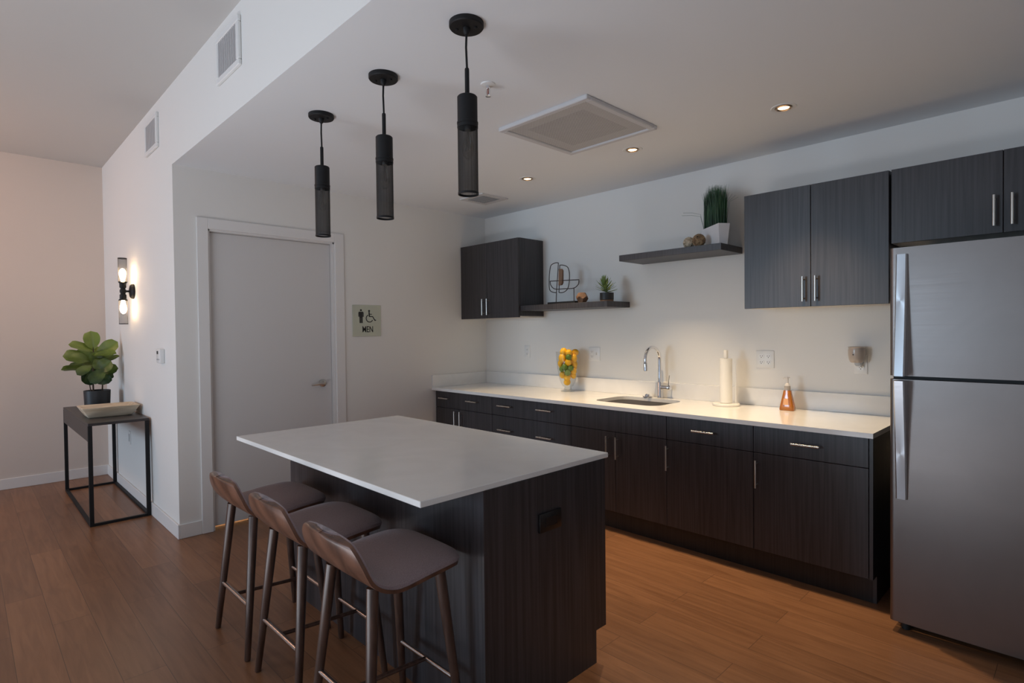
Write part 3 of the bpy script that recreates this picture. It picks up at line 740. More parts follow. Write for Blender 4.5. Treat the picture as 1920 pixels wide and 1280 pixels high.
# ------------------------------------------------------------------ wall cabinets
UY, UZ0, UZ1 = -.325, 1.508, 2.212
def wall_unit(x0, x1, z0, z1, label, doors, side=None):
    t = thing('wall_cabinet', ((x0+x1)/2, -.16, z0), label, 'cabinet', 'dark wall cabinets')
    MB().box(x0+.001, x1-.001, UY+FT+.001, 0, z0+.014, z1, 0).build('carcass', M['cab'], t, 0)
    b = MB().box(x0, x1, UY+FT+.001, -.001, z0+.003, z0+.0138).build('underside', M['under'], t, 0); b['label'] = 'pale underside'
    for a, b, hx, hz, ln in doors:
        p = front(t, 'door', a, b, z0, z1, UY)
        bar_handle(p, hx, hz, ln, True, UY)
    return t
wall_unit(.003, .800, UZ0, UZ1, 'dark two-door wall cabinet in the far corner above the counter', [(.003, .385, .345, 1.615, .15), (.385, .800, .410, 1.615, .15)])
wall_unit(2.800, 3.572, UZ0, UZ1, 'dark two-door wall cabinet above the soap bottle, left of fridge', [(2.800, 3.187, 3.152, 1.612, .145), (3.187, 3.572, 3.220, 1.612, .145)])
wall_unit(3.580, 4.480, 1.822, UZ1, 'dark two-door wall cabinet mounted above the refrigerator', [(3.580, 4.028, 3.997, 1.928, .145), (4.028, 4.480, 4.062, 1.927, .145)])

# floating shelves
def shelf(x0, x1, z0, z1, y0, label):
    o = recenter(MB().box(x0, x1, y0, 0, z0, z1, .0015, 1).build('floating_shelf', M['cab'], None, 0))
    return tag(o, label, 'shelf', 'dark floating shelves')
shelf(.802, 1.735, 1.566, 1.611, -.305, 'dark floating shelf, the lower one beside the far wall cabinet')
shelf(1.857, 2.648, 1.898, 1.942, -.318, 'dark floating shelf, the higher one carrying the white planter')
LS, HS = 1.611, 1.942

# ------------------------------------------------------------------ refrigerator
FX0, FX1, FF = 3.681, 4.441, -.829
t = thing('refrigerator', ((FX0+FX1)/2, -.42, 0), 'tall stainless steel top-freezer refrigerator at right of counter', 'refrigerator')
MB().box(FX0+.004, FX1-.004, -.755, -.03, .03, 1.722, .004, 1).build('body', M['fridgeside'], t, 0)
def fdoor(name, z0, z1):
    n = 28; P = []
    for k in range(n+1):
        a = k/n; x = FX0+(FX1-FX0)*a
        e = min(a, 1-a)*(FX1-FX0)
        rd = .018; yy = FF+(0 if e > rd else rd-math.sqrt(max(0, rd*rd-(rd-e)**2)))
        P.append((x, yy-.004*math.sin(PI*a)))
    # extra points for round edges
    Q = []
    for x in (0, .0012, .004, .008, .013, .018): 
        rd = .018; Q.append((FX0+x, FF+rd-math.sqrt(max(0, rd*rd-(rd-x)**2))-.004*math.sin(PI*x/(FX1-FX0))))
    mid = [p for p in P if FX0+.02 < p[0] < FX1-.02]
    R = [(FX0+FX1-x, y) for x, y in Q][::-1]
    pts = Q+mid+R+[(FX1, -.760), (FX0, -.760)]
    return MB().prism(pts, lambda u, v, d: (u, v, d), z0, z1).build(name, M['steel'], t, 30)
fz = fdoor('freezer_door', 1.166, 1.739)
fr = fdoor('fridge_door', .052, 1.150)
MB().box(FX0+.01, FX1-.01, -.80, -.756, 1.150, 1.166).build('gasket', M['gasket'], t, 0)
w = MB(); w.box(FX0+.02, FX1-.02, -.745, -.70, .012, .05)
w.build('kick_grille', M['gasket'], t, 0)
for xx in (FX0+.05, FX1-.05): MB().tube([(xx, -.755, 0.0), (xx, -.755, .03)], .018, 16).build('levelling_foot', M['gasket'], t)
def fhandle(parent, zs, za, far):
    # tapered flat bar: flush at za, standing off at zs (the split between the doors)
    w = MB(); hx0, hx1 = 3.708, 3.750; n = 12; rows = []
    for k in range(n+1):
        a = k/n; z = zs+(za-zs)*a
        so = .052*(1-a)**1.3+.016          # stand-off of outer face
        yo = FF-so
        dx = .006*(math.sin(a*PI))*0
        rows.append([(hx0+dx, FF+.006, z), (hx0+dx, yo+.006, z), (hx0+.005+dx, yo, z), (hx1-.005+dx, yo, z), (hx1+dx, yo+.006, z), (hx1+dx, FF+.006, z)])
    w.grid(rows, True)
    for rws in (rows[0], rows[-1]): w.b.faces.new([w.b.verts.new(p) for p in rws])
    bmesh.ops.remove_doubles(w.b, verts=w.b.verts, dist=1e-5); bmesh.ops.recalc_face_normals(w.b, faces=w.b.faces)
    return w.build('handle', M['handle_steel'], parent, 30)
fhandle(fz, 1.168, 1.708, 1); fhandle(fr, 1.147, .614, 1)

# ------------------------------------------------------------------ kitchen island
IX0, IX1, IY0, IY1 = 1.268, 2.886, -2.843, -1.877
BX0, BX1, BY0, BY1 = 1.330, 2.876, -2.588, -1.905
IZ = .8636
t = thing('island_cabinet', ((BX0+BX1)/2, (BY0+BY1)/2, 0), 'dark espresso island base beneath the white island top', 'cabinet')
MB().box(BX0+.02, BX1-.02, BY0+.02, BY1-.022, .135, IZ-.022).build('carcass', M['inner'], t, 0)
MB().box(BX0, BX1, BY0, BY0+.0195, 0, IZ-.021).build('back_panel', M['cab'], t, 0)
def endp(x0, x1):
    return MB().prism([(BY0+.0005, 0), (-1.972, 0), (-1.972, .136), (BY1, .136), (BY1, IZ-.021), (BY0+.0005, IZ-.021)], lambda u, v, d: (d, u, v), x0, x1).build('end_panel', M['cab'], t, 0)
endp(BX1-.0, BX1+.012); endp(BX0-.012, BX0)
MB().box(BX0, BX1, -1.985, -1.972, 0, .135).build('plinth', M['toe'], t, 0)
for k in range(3):
    a = BX0+(BX1-BX0)*k/3; b = BX0+(BX1-BX0)*(k+1)/3
    p = MB().box(a+.002, b-.002, BY1-.019, BY1, .70, IZ-.024, .001, 1).build('drawer', M['cab'], t, 0)
    w = MB(); xm = (a+b)/2; w.tube([(xm-.07, BY1+.032, .77), (xm+.07, BY1+.032, .77)], .006, 12)
    for s in (-1, 1): w.tube([(xm+s*.053, BY1, .77), (xm+s*.053, BY1+.032, .77)], .0045, 8)
    w.build('handle', M['nickel'], p)
    p = MB().box(a+.002, b-.002, BY1-.019, BY1, .137, .697, .001, 1).build('door', M['cab'], t, 0)
    w = MB(); w.tube([(a+.04, BY1+.032, .50), (a+.04, BY1+.032, .65)], .006, 12)
    for s in (-1, 1): w.tube([(a+.04, BY1, .575+s*.057), (a+.04, BY1+.032, .575+s*.057)], .0045, 8)
    w.build('handle', M['nickel'], p)
o = recenter(MB().box(IX0, IX1, IY0, IY1, IZ-.0205, IZ, .0018, 1).build('island_countertop', M['quartz'], None, 0))
tag(o, 'large white quartz island top overhanging the bar stools', 'countertop')
# black outlet on the island end
t = thing('island_outlet', (BX1+.012, -2.255, .626), 'black horizontal power outlet on the island end panel', 'outlet')
XO = BX1+.012
MB().box(XO, XO+.010, -2.318, -2.196, .630, .702, .003, 2).build('cover_plate', M['gasket_black'], t)
w, ws = MB(), MB()
w.box(XO+.010, XO+.0125, -2.290, -2.224, .648, .684, .001, 1)
for yy in (-2.277, -2.237):
    for dz in (-.007, .007): ws.box(XO+.0124, XO+.0131, yy-.004, yy+.004, .666+dz-.0013, .666+dz+.0013)
    ws.box(XO+.0124, XO+.0131, yy+.009, yy+.013, .664, .668)
w.join(ws).build('socket', M['gasket_black'], t, 0).data.materials.append(M['inner'])

# ------------------------------------------------------------------ bar stools
def catmull(P, n):
    out = []
    Q = [P[0]]+list(P)+[P[-1]]
    for i in range(1, len(Q)-2):
        for k in range(n):
            t = k/n; a, b, c, d = (Vector(q) for q in Q[i-1:i+3])
            out.append(.5*((2*b)+(-a+c)*t+(2*a-5*b+4*c-d)*t*t+(-a+3*b-3*c+d)*t**3))
    out.append(Vector(P[-1])); return out
def make_stool(X, Y, label):
    t = thing('bar_stool', (X, Y, 0), label, 'bar stool', 'walnut bar stools at the island')
    prof = catmull([(.205, .606), (.188, .628), (.13, .643), (.03, .640), (-.07, .630), (-.135, .634), (-.178, .658), (-.203, .700), (-.220, .742), (-.226, .765)], 6)
    n = len(prof); s = [0.]
    for i in range(1, n): s.append(s[-1]+(prof[i]-prof[i-1]).length)
    tot = s[-1]
    def hw(a):
        w = .212-.010*max(0, (a-.28)/(tot-.28)) if a > .28 else .212-.012*max(0, (.20-a)/.20)
        R1, R2 = .150, .105
        if a < R1: w *= max(0., 1-((R1-a)/R1)**2.6)**(1/2.6)*.62+.38*min(1, (a/ .012)**.5) if a > 0 else .0
        if tot-a < R2: w *= max(0., 1-((R2-(tot-a))/R2)**2.2)**(1/2.2)*.50+.50*min(1, ((tot-a)/.010)**.5)
        return w
    def nrm(i):
        d = prof[min(i+1, n-1)]-prof[max(i-1, 0)]; d.normalize(); return Vector((d.y, -d.x))
    NU = 20
    def layer(dfun, grow=0.):
        R = []
        for i in range(n):
            nn = nrm(i)
            row = []
            for j in range(NU+1):
                uq = math.sin((j/NU*2-1)*PI/2)
                wv = hw(s[i])+grow
                p = prof[i]+nn*dfun(i, uq)
                bk = max(0, (s[i]-.30)/(tot-.30))
                y_ = p.x+bk*.022*uq*uq; z_ = p.y-.004*uq*uq*(1-bk)
                row.append((X+uq*wv, Y+y_, z_))
            R.append(row)
        return R
    def th(i): 
        a = s[i]/tot
        return .030 if a < .6 else .030-.016*min(1, (a-.6)/.2)
    def edge(i, u):
        e = max(abs(u)**7, max(0, 1-s[i]/.045)**2, max(0, 1-(tot-s[i])/.02)**2); return min(1, e)
    def solid(top, bot):
        w = MB(); w.grid(top); w.grid([r[::-1] for r in bot])
        rim = lambda L_: L_[0]+[r[-1] for r in L_[1:]]+L_[-1][::-1][1:]+[r[0] for r in L_[::-1][1:-1]]
        a, b = rim(top), rim(bot)
        w.grid([b, a], True)
        bmesh.ops.remove_doubles(w.b, verts=w.b.verts, dist=2e-4)
        bmesh.ops.dissolve_degenerate(w.b, edges=w.b.edges, dist=1e-5)
        bmesh.ops.recalc_face_normals(w.b, faces=w.b.faces)
        return w
    # normals: towards the sitter
    solid(layer(lambda i, u: -th(i)*.62*edge(i, u)), layer(lambda i, u: -th(i))).build('seat_upholstery', M['fabric'], t, 60)
    solid(layer(lambda i, u: -th(i)-.0004, .0015), layer(lambda i, u: -th(i)-.0115, .0015)).build('plywood_shell', M['walnut'], t, 50)
    top = {(-1, -1): (-.135, -.140), (1, -1): (.135, -.140), (-1, 1): (-.135, .115), (1, 1): (.135, .115)}
    bot = {(-1, -1): (-.192, -.195), (1, -1): (.192, -.195), (-1, 1): (-.185, .172), (1, 1): (.185, .172)}
    def at(k, z):
        a = (z)/.592; return Vector((X+bot[k][0]+(top[k][0]-bot[k][0])*a, Y+bot[k][1]+(top[k][1]-bot[k][1])*a, z))
    for k in top:
        MB().tube([at(k, 0), at(k, .004), at(k, .2), at(k, .45), at(k, .592)], [.0105, .0125, .0155, .0185, .0195], 16).build('leg', M['walnut_leg'], t)
    zb, zf = .218, .195
    MB().tube([at((-1, -1), zb), at((1, -1), zb)], .0095, 12).build('back_rail', M['bar'], t)
    MB().tube([at((-1, 1), zf), at((1, 1), zf)], .0095, 12).build('footrest', M['bar'], t)
    MB().tube([(at((-1, -1), zb)+at((1, -1), zb))/2, (at((-1, 1), zf)+at((1, 1), zf))/2], .0080, 10).build('cross_rail', M['walnut_leg'], t)
    return t
SL = ['low-backed walnut bar stool nearest the camera with brown-grey padded seat', 'low-backed walnut bar stool with padded seat, the middle one of three', 'low-backed walnut bar stool with padded seat, farthest, nearest the door']
s0 = make_stool(2.632, -2.802, SL[0])
for (x, y), lb in zip(((2.130, -2.802), (1.638, -2.805)), SL[1:]):
    c = copy_tree(s0); c.location = (x, y, 0); c['label'] = lb

# ------------------------------------------------------------------ console table
TX0, TX1, TY0, TY1, TT = -2.105, -.735, -3.200, -2.818, .752
t = thing('console_table', ((TX0+TX1)/2, (TY0+TY1)/2, 0), 'slim dark metal console table against the left wall', 'table')
MB().box(TX0, TX1, TY0, TY1, TT-.020, TT, .002, 1).build('tabletop', M['table'], t, 0)
MB().box(TX0+.026, TX1-.026, TY0+.001, TY0+.02, .618, TT-.0202).build('apron', M['table'], t, 0)
for xx in (TX0, TX1-.026):
    for yy in (TY0, TY1-.026): MB().box(xx, xx+.026, yy, yy+.026, 0, TT-.0202, .001, 1).build('leg', M['black'], t, 0)
for xx in (TX0, TX1-.022): MB().box(xx, xx+.022, TY0+.026, TY1-.026, 0.0, .018).build('floor_rail', M['black'], t, 0)
for yy in (TY0, TY1-.022): MB().box(TX0+.026, TX1-.026, yy, yy+.022, 0.0, .018).build('floor_rail', M['black'], t, 0)

# wooden tray
def frus(w, cx, cy, z0, z1, a0, b0, a1, b1, wall, flo):
    R = lambda a, b, z: [(cx-a, cy-b, z), (cx+a, cy-b, z), (cx+a, cy+b, z), (cx-a, cy+b, z)]
    rows = [R(a0, b0, z0), R(a1, b1, z1), R(a1-wall, b1-wall, z1), R(a0-wall, b0-wall, z0+flo)]
    w.grid(rows, True)
    w.b.faces.new([w.b.verts.new(p) for p in rows[0]][::-1]); w.b.faces.new([w.b.verts.new(p) for p in rows[-1]])
    bmesh.ops.remove_doubles(w.b, verts=w.b.verts, dist=1e-5); bmesh.ops.recalc_face_normals(w.b, faces=w.b.faces)
    bmesh.ops.bevel(w.b, geom=[e for e in w.b.edges], offset=.006, segments=2, affect='EDGES', profile=.5)
    return w
o = frus(MB(), -1.16, -3.010, TT, TT+.082, .10, .142, .150, .190, .020, .02).build('wooden_tray', M['tray'], None, 40)
tag(recenter(o), 'pale weathered wooden dough bowl tray on the console table', 'tray')

# fiddle leaf plant
PX, PY = -1.85, -2.985
t = thing('fiddle_leaf_plant', (PX, PY, TT), 'fiddle leaf fig plant in black pot on the console table', 'potted plant')
MB().lathe([(0, TT), (.090, TT), (.093, TT+.003), (.099, TT+.150), (.0985, TT+.153), (.092, TT+.153), (.090, TT+.120), (0, TT+.120)], (PX, PY, 0), 40).build('pot', M['pot'], t)
MB().lathe([(0, TT+.130), (.05, TT+.132), (.0905, TT+.126), (.0905, TT+.121)], (PX, PY, 0), 24).build('soil', M['soil'], t)
vr = Vector((math.cos(YAW-.72), math.sin(YAW-.72), 0)); e_r = Vector((.70, .71, 0))*1.0
# the camera's sight line here runs along (-.99, .14): image right is (.14, .99)
e_r = Vector((.14, .99, 0)); e_t = Vector((.99, -.14, 0))
w = MB()
stem1 = [(PX+.01, PY-.028, TT+.125), (PX+.01, PY-.03, TT+.25), (PX+.0, PY-.02, TT+.42), (PX, PY-.02, TT+.56)]
stem2 = [(PX+.01, PY+.035, TT+.125), (PX+.01, PY+.04, TT+.22), (PX, PY+.03, TT+.36)]
stem3 = [(PX+.02, PY-.045, TT+.125), (PX+.025, PY-.055, TT+.2), (PX+.03, PY-.06, TT+.28)]
MB().tube(stem1, [.007, .0065, .005, .003], 8).build('stem', M['bark'], t); MB().tube(stem2, [.006, .0055, .004], 8).build('stem', M['bark'], t); MB().tube(stem3, [.005, .004, .003], 8).build('stem', M['bark'], t)
def fiddle_leaf(w, base, tip, width, normal, curl=.12):
    base, tip = Vector(base), Vector(tip); ax = tip-base; Ln = ax.length; ax.normalize()
    nn = Vector(normal); nn = nn-ax*nn.dot(ax); nn.normalize(); sd = ax.cross(nn)
    n, m = 12, 6; rows = []
    for i in range(n+1):
        a = i/n
        wd = width*(.16+.55*math.sin(PI*min(1, a*1.25))*.5+.75*max(0, a-.1)*1.35)*math.sqrt(max(0, 1-max(0, (a-.62)/.38)**2.2))
        if i == 0: wd = width*.03
        row = []
        for j in range(m+1):
            q = j/m*2-1
            p = base+ax*Ln*a+sd*q*wd*.5+nn*(-curl*Ln*(a*a)+.18*wd*abs(q)+.012*math.sin(a*14+q*2)*abs(q)*width*2)
            if p.y > YS-.012: p.y = YS-.012
            row.append(p)
        rows.append(row)
    w.grid(rows)
def LP(dx, dy, dd): return Vector((PX, PY, TT+.153))+e_r*dx+e_t*dd+Vector((0, 0, dy))
w = MB()
S_ = .00475          # metres per reference pixel at the plant
def leafpx(bx, by, tx, ty, wd, dd0, dd1, nrm=(.95, -.15, .35), curl=.10):
    fiddle_leaf(w, LP((bx-188.5)*S_, (723-by)*S_, dd0), LP((tx-188.5)*S_, (723-ty)*S_, dd1), wd*S_, nrm, curl)
leafpx(184, 648, 181, 613, 30, .0, .03)                     # top
leafpx(186, 652, 150, 634, 25, .0, .05, (.7, 0, .75))
leafpx(188, 660, 220, 633, 30, .0, .06)
leafpx(180, 668, 142, 655, 33, .02, .10, (.8, .1, .6))
leafpx(182, 658, 218, 652, 22, .05, .12, (.6, 0, .8))
leafpx(196, 676, 224, 657, 15, .0, -.02, (.5, -.7, .5))
leafpx(182, 684, 138, 678, 22, .03, .09, (.5, .2, .85))
leafpx(180, 680, 146, 674, 20, .0, -.03, (.6, 0, .8))
leafpx(180, 690, 172, 712, 0.1, .0, .04)
leafpx(176, 690, 180, 712, 22, .05, .08, (.95, .2, .1), .05)
leafpx(168, 690, 178, 711, 24, .03, .09, (.9, .3, .2), .05)
leafpx(196, 690, 199, 712, 24, .08, .11, (.95, -.2, .1), .05)
leafpx(184, 690, 196, 690, 0.1, .0, .1)
leafpx(202, 684, 178, 706, 26, .10, .13, (.9, .2, .4), .05)
leafpx(196, 690, 220, 682, 24, .02, .08, (.85, -.3, .4))
leafpx(188, 690, 210, 668, 30, .08, .10, (.9, -.2, .3), .05)
leafpx(196, 692, 206, 711, 22, .04, .06, (.9, -.3, .2), .05)
leafpx(186, 664, 196, 684, 24, .06, .09, (.95, 0, .3), .05)
leafpx(184, 660, 188, 640, 22, -.03, -.06)
leafpx(184, 670, 160, 646, 24, -.04, -.08)
leafpx(190, 670, 214, 646, 24, -.04, -.08)
leafpx(186, 700, 168, 690, 22, -.02, -.06, (.9, .2, .3), .05)
leafpx(190, 690, 170, 668, 24, -.01, -.04, (.9, .2, .3), .05)
leafpx(192, 700, 214, 694, 22, -.02, -.05, (.9, -.2, .3), .05)
leafpx(188, 680, 206, 664, 24, .0, .0, (.9, -.2, .3), .05)
leafpx(188, 675, 186, 652, 24, .02, .05, (.95, .1, .2), .05)
leafpx(182, 676, 160, 690, 20, .08, .14, (.7, .1, .6), .1)
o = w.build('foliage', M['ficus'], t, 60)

# ------------------------------------------------------------------ things on the lower shelf
YW = -.22
t = thing('wire_sculpture', (1.24, YW, LS), 'abstract brown wire sculpture with wooden slab on black base, lower shelf', 'sculpture')
dzs = LS-1.613
def PW(P): return [(x, YW, z+dzs) for x, z in P]
def smooth_loop(P, n=5):
    P = [Vector((p[0], p[1])) for p in P]; return [tuple(v) for v in catmull([tuple(p) for p in P], n)]
left = [(1.175, 1.96)]+smooth_loop([(1.170, 1.962), (1.141, 1.964), (1.093, 1.949), (1.077, 1.906), (1.069, 1.835), (1.071, 1.749), (1.1, 1.721), (1.15, 1.711)])
right = [(1.19, 1.94)]+smooth_loop([(1.195, 1.94), (1.227, 1.937), (1.275, 1.916), (1.294, 1.864), (1.291, 1.791), (1.273, 1.737), (1.23, 1.711), (1.178, 1.71)])
bowl = [(1.085, 1.813), (1.4, 1.803)]+smooth_loop([(1.399, 1.795), (1.391, 1.765), (1.344, 1.738), (1.24, 1.739), (1.138, 1.743), (1.094, 1.776), (1.085, 1.808)])
w = MB()
for P, dy in ((left, 0), (right, .0), (bowl, -.006)):
    w.tube([(x, y+dy, z) for x, y, z in PW(P+[P[0]])], .0036, 8)
w.tube(PW([(1.15, 1.711), (1.145, 1.625)]), .0036, 8); w.tube(PW([(1.341, 1.736), (1.341, 1.625)]), .0036, 8)
w.build('wire_frame', M['wire_iron'], t)
MB().prism([(1.185, 1.91), (1.213, 1.908), (1.224, 1.893), (1.222, 1.79), (1.210, 1.772), (1.180, 1.771)], lambda u, v, d: (u, d, v+dzs), YW-.009, YW+.009).build('wood_slab', M['slab_wood'], t, 0)
MB().box(1.085, 1.385, YW-.045, YW+.035, LS, LS+.018, .002, 1).build('base', M['black'], t, 0)

# wooden polyhedron
def dodeca(r):
    b = bmesh.new(); bmesh.ops.create_icosphere(b, subdivisions=1, radius=1)
    C = [f_.calc_center_median().normalized()*r for f_ in b.faces]
    res = bmesh.new(); V = [res.verts.new(c) for c in C]
    b.faces.ensure_lookup_table(); idx = {f_: i for i, f_ in enumerate(b.faces)}
    for v in b.verts:
        fs = list(v.link_faces); n = v.co.normalized(); ax = n.orthogonal().normalized(); ay = n.cross(ax)
        fs.sort(key=lambda q: math.atan2(C[idx[q]].dot(ay), C[idx[q]].dot(ax)))
        res.faces.new([V[idx[q]] for q in fs])
    b.free(); return res
w = MB(); b = dodeca(.052)
# rest on a face
fn_ = b.faces[:][0].calc_center_median().normalized()
rot = fn_.rotation_difference(Vector((0, 0, -1))).to_matrix().to_4x4()
zmin = b.faces[:][0].calc_center_median().length
w._merge(b, Matrix.Translation((1.430, -.225, LS+zmin)) @ Matrix.Rotation(.5, 4, 'Z') @ rot)
bmesh.ops.bevel(w.b, geom=w.b.edges[:], offset=.002, segments=1, affect='EDGES')
o = w.build('wooden_polyhedron', M['poly_wood'], None, 0)
tag(recenter(o), 'faceted brown wooden polyhedron between sculpture and small plant', 'ornament')

# small spiky plant
QX, QY = 1.668, -.215
t = thing('spiky_plant', (QX, QY, LS), 'small spiky green plant in black pot on the lower shelf', 'potted plant')
MB().lathe([(0, LS+.012), (.050, LS+.012), (.053, LS+.014), (.054, LS+.068), (.050, LS+.068), (.049, LS+.056), (0, LS+.056)], (QX, QY, 0), 32).build('pot', M['pot'], t)
MB().lathe([(0, LS), (.051, LS), (.052, LS+.0118), (0, LS+.0118)], (QX, QY, 0), 32).build('pot_foot', M['slab_wood'], t)
w = MB()
w.tube([(QX, QY, LS+.055), (QX-.008, QY, LS+.11), (QX-.02, QY-.005, LS+.15)], [.008, .007, .005], 8)
for k in range(46):
    a = k*2.39996; h = k/45
    el = math.radians(-6+80*h); Ln = .100-.020*h+random.uniform(-.008, .008)
    bz = LS+.072+.060*h; bx = QX-.024*h; by = QY-.005*h
    d_ = Vector((math.cos(a)*math.cos(el), math.sin(a)*math.cos(el), math.sin(el)+.15)); d_.normalize()
    base = Vector((bx, by, bz)); sd = d_.cross(Vector((0, 0, 1))); sd.normalize(); nn = sd.cross(d_)
    rows = []
    for i in range(6):
        q = i/5; wd = .0088*(math.sin(PI*(.18+.82*q))**.8+.02) if q < 1 else .0003
        p = base+d_*Ln*q+nn*(.012*q*q)
        rows.append([p-sd*wd+nn*.002*(1-q), p-nn*.0015, p+sd*wd+nn*.002*(1-q)])
    w.grid(rows)
w.build('leaves', M['succ'], t, 60)

# ------------------------------------------------------------------ things on the higher shelf
GC = (2.532, -.164); GL, GW = .135, .040; GR = Matrix.Translation((GC[0], GC[1], 0)) @ Matrix.Rotation(math.radians(-39), 4, 'Z')
t = thing('grass_planter', (GC[0], GC[1], HS), 'tall dark green faux grass in tapered white trough on higher shelf', 'potted plant')
zt = HS+.137
w = MB()
def RR(g, z): return [GR @ Vector(p) for p in ((-GL-g, -GW-g, z), (GL+g, -GW-g, z), (GL+g, GW+g, z), (-GL-g, GW+g, z))]
rows = [RR(-.012, HS), RR(0, zt), RR(-.006, zt), RR(-.014, HS+.10)]
w.grid(rows, True); w.b.faces.new([w.b.verts.new(p) for p in rows[0]][::-1]); w.b.faces.new([w.b.verts.new(p) for p in rows[-1]])
bmesh.ops.remove_doubles(w.b, verts=w.b.verts, dist=1e-5); bmesh.ops.recalc_face_normals(w.b, faces=w.b.faces)
bmesh.ops.bevel(w.b, geom=w.b.edges[:], offset=.0015, segments=2, affect='EDGES')
w.build('trough', M['whitepot'], t, 0)
w = MB()
for k in range(900):
    x = random.uniform(-GL+.012, GL-.010); y = random.uniform(-GW+.012, GW-.012)
    H = random.uniform(.215, .275)*(1+.06*math.sin((x+.1)*22)); lean = Vector((random.gauss(.002, .012), random.gauss(0, .008), 0))
    if random.random() < .05: lean *= 2.5
    a = random.uniform(0, PI); sd = Vector((math.cos(a), math.sin(a), 0)); wd = random.uniform(.0012, .0021); rows = []
    for i in range(5):
        q = i/4; p = Vector((x, y, HS+.09))+Vector((0, 0, (H+.045)*q))+lean*q*q
        p.y = max(-.2, min(GW+.018, p.y)); ww = wd*(1-q**2.5)+.0002
        rows.append([GR @ (p-sd*ww), GR @ (p+sd*ww)])
    w.grid(rows)
for dz, dx in ((.125, -.10), (.108, -.11)):
    w.tube([(2.43, -.11, zt-.02), (2.41, -.13, zt+dz*.85), (2.40+dx*.4, -.15, zt+dz*.98), (2.40+dx, -.17, zt+dz*1.03)], .0009, 5)
for k in range(4):
    w.tube([(2.61, -.20+.01*k, zt-.02), (2.625+.004*k, -.20+.01*k, zt+.15), (2.645+.016*k, -.19+.010*k, zt+.21-.012*k)], .0007, 5)
w.build('grass_blades', M['grass'], t, 0)

def vine_ball(X, Y, r, mat, label, zb, seed):
    rnd = random.Random(seed); w = MB()
    for k in range(26):
        ax = Vector((rnd.gauss(0, 1), rnd.gauss(0, 1), rnd.gauss(0, 1))).normalized(); a = ax.orthogonal().normalized(); b = ax.cross(a)
        rq = r*rnd.uniform(.90, .97); off = ax*r*rnd.uniform(-.35, .35); rc = math.sqrt(max(.0001, rq*rq-off.length_squared))
        w.tube([Vector((X, Y, zb+r))+off+(a*math.cos(2*PI*j/22)+b*math.sin(2*PI*j/22))*rc*(1+.02*math.sin(j*2.3+k)) for j in range(22)], .0030, 5, False, True)
    w.lathe([(0, zb+r*.28), (r*.5, zb+r*.45), (r*.74, zb+r), (r*.5, zb+r*1.55), (0, zb+r*1.72)], (X, Y, 0), 14)
    o = w.build('vine_ball', mat, None, 60)
    return tag(recenter(o), label, 'ornament', 'vine balls on the higher shelf')
vine_ball(2.460, -.252, .044, M['rattan'], 'brown woven vine ball beside the white trough', HS, 1)
vine_ball(2.374, -.226, .040, M['rattan_pale'], 'paler woven vine ball peeking out left of the brown one', HS, 2)

# ------------------------------------------------------------------ things on the worktop
# footed vase with citrus
VX, VY = 1.208, -.150
er = Vector((.766, .643, 0)); et = Vector((.643, -.766, 0)); S2 = .0046/12.8
t = thing('glass_vase', (VX, VY, CT), 'tall footed clear glass vase filled with lemons and limes', 'vase')
MB().lathe([(0, CT+.001), (.058, CT+.001), (.060, CT+.004), (.040, CT+.012), (.028, CT+.020), (.033, CT+.026), (.027, CT+.034), (.030, CT+.040), (.044, CT+.046), (.060, CT+.075), (.077, CT+.13), (.089, CT+.20), (.096, CT+.27), (.100, CT+.338)], (VX, VY, 0), 48).build('vase_body', M['glass'], t, 60)
def lemon_mesh():
    pr = []
    for k in range(15):
        a = PI*k/14; r_ = math.sin(a)**.9; z = -math.cos(a)*1.22
        if k in (0, 14): r_ = 0; z *= 1.12
        if k in (1, 13): r_ *= .85
        pr.append((r_, z))
    return pr
def fruit(name, mat, zx, zy, rx, dep, tilt, label, long_=True):
    c = Vector((VX, VY, 0))+er*(zx-845)*S2+et*dep; z = CT+(1155-zy)*S2*.985
    # keep it inside the glass
    h = z-CT; rv = .060+(h-.075)*.31 if h < .13 else (.077+(h-.13)*.171 if h < .2 else .089+(h-.2)*.09)
    rv = rv-rx*(1.24 if long_ else 1.08)-.0015
    v = Vector((c.x-VX, c.y-VY)); 
    if v.length > max(rv, .001): v = v.normalized()*max(rv, .001)
    P = lemon_mesh() if long_ else [(math.sin(PI*k/12), -math.cos(PI*k/12)*1.05) for k in range(13)]
    rot = Matrix.Rotation(tilt[0], 4, 'X') @ Matrix.Rotation(tilt[1], 4, 'Y') @ Matrix.Diagonal((rx, rx, rx, 1))
    w = MB().lathe(P, (0, 0, 0), 20, 'z', rot)
    o = w.build(name, mat, None, 80); o.location = (VX+v.x, VY+v.y, z)
    return tag(o, label, 'lemon' if name == 'lemon' else 'lime', 'lemons in the glass vase' if name == 'lemon' else 'limes in the glass vase')
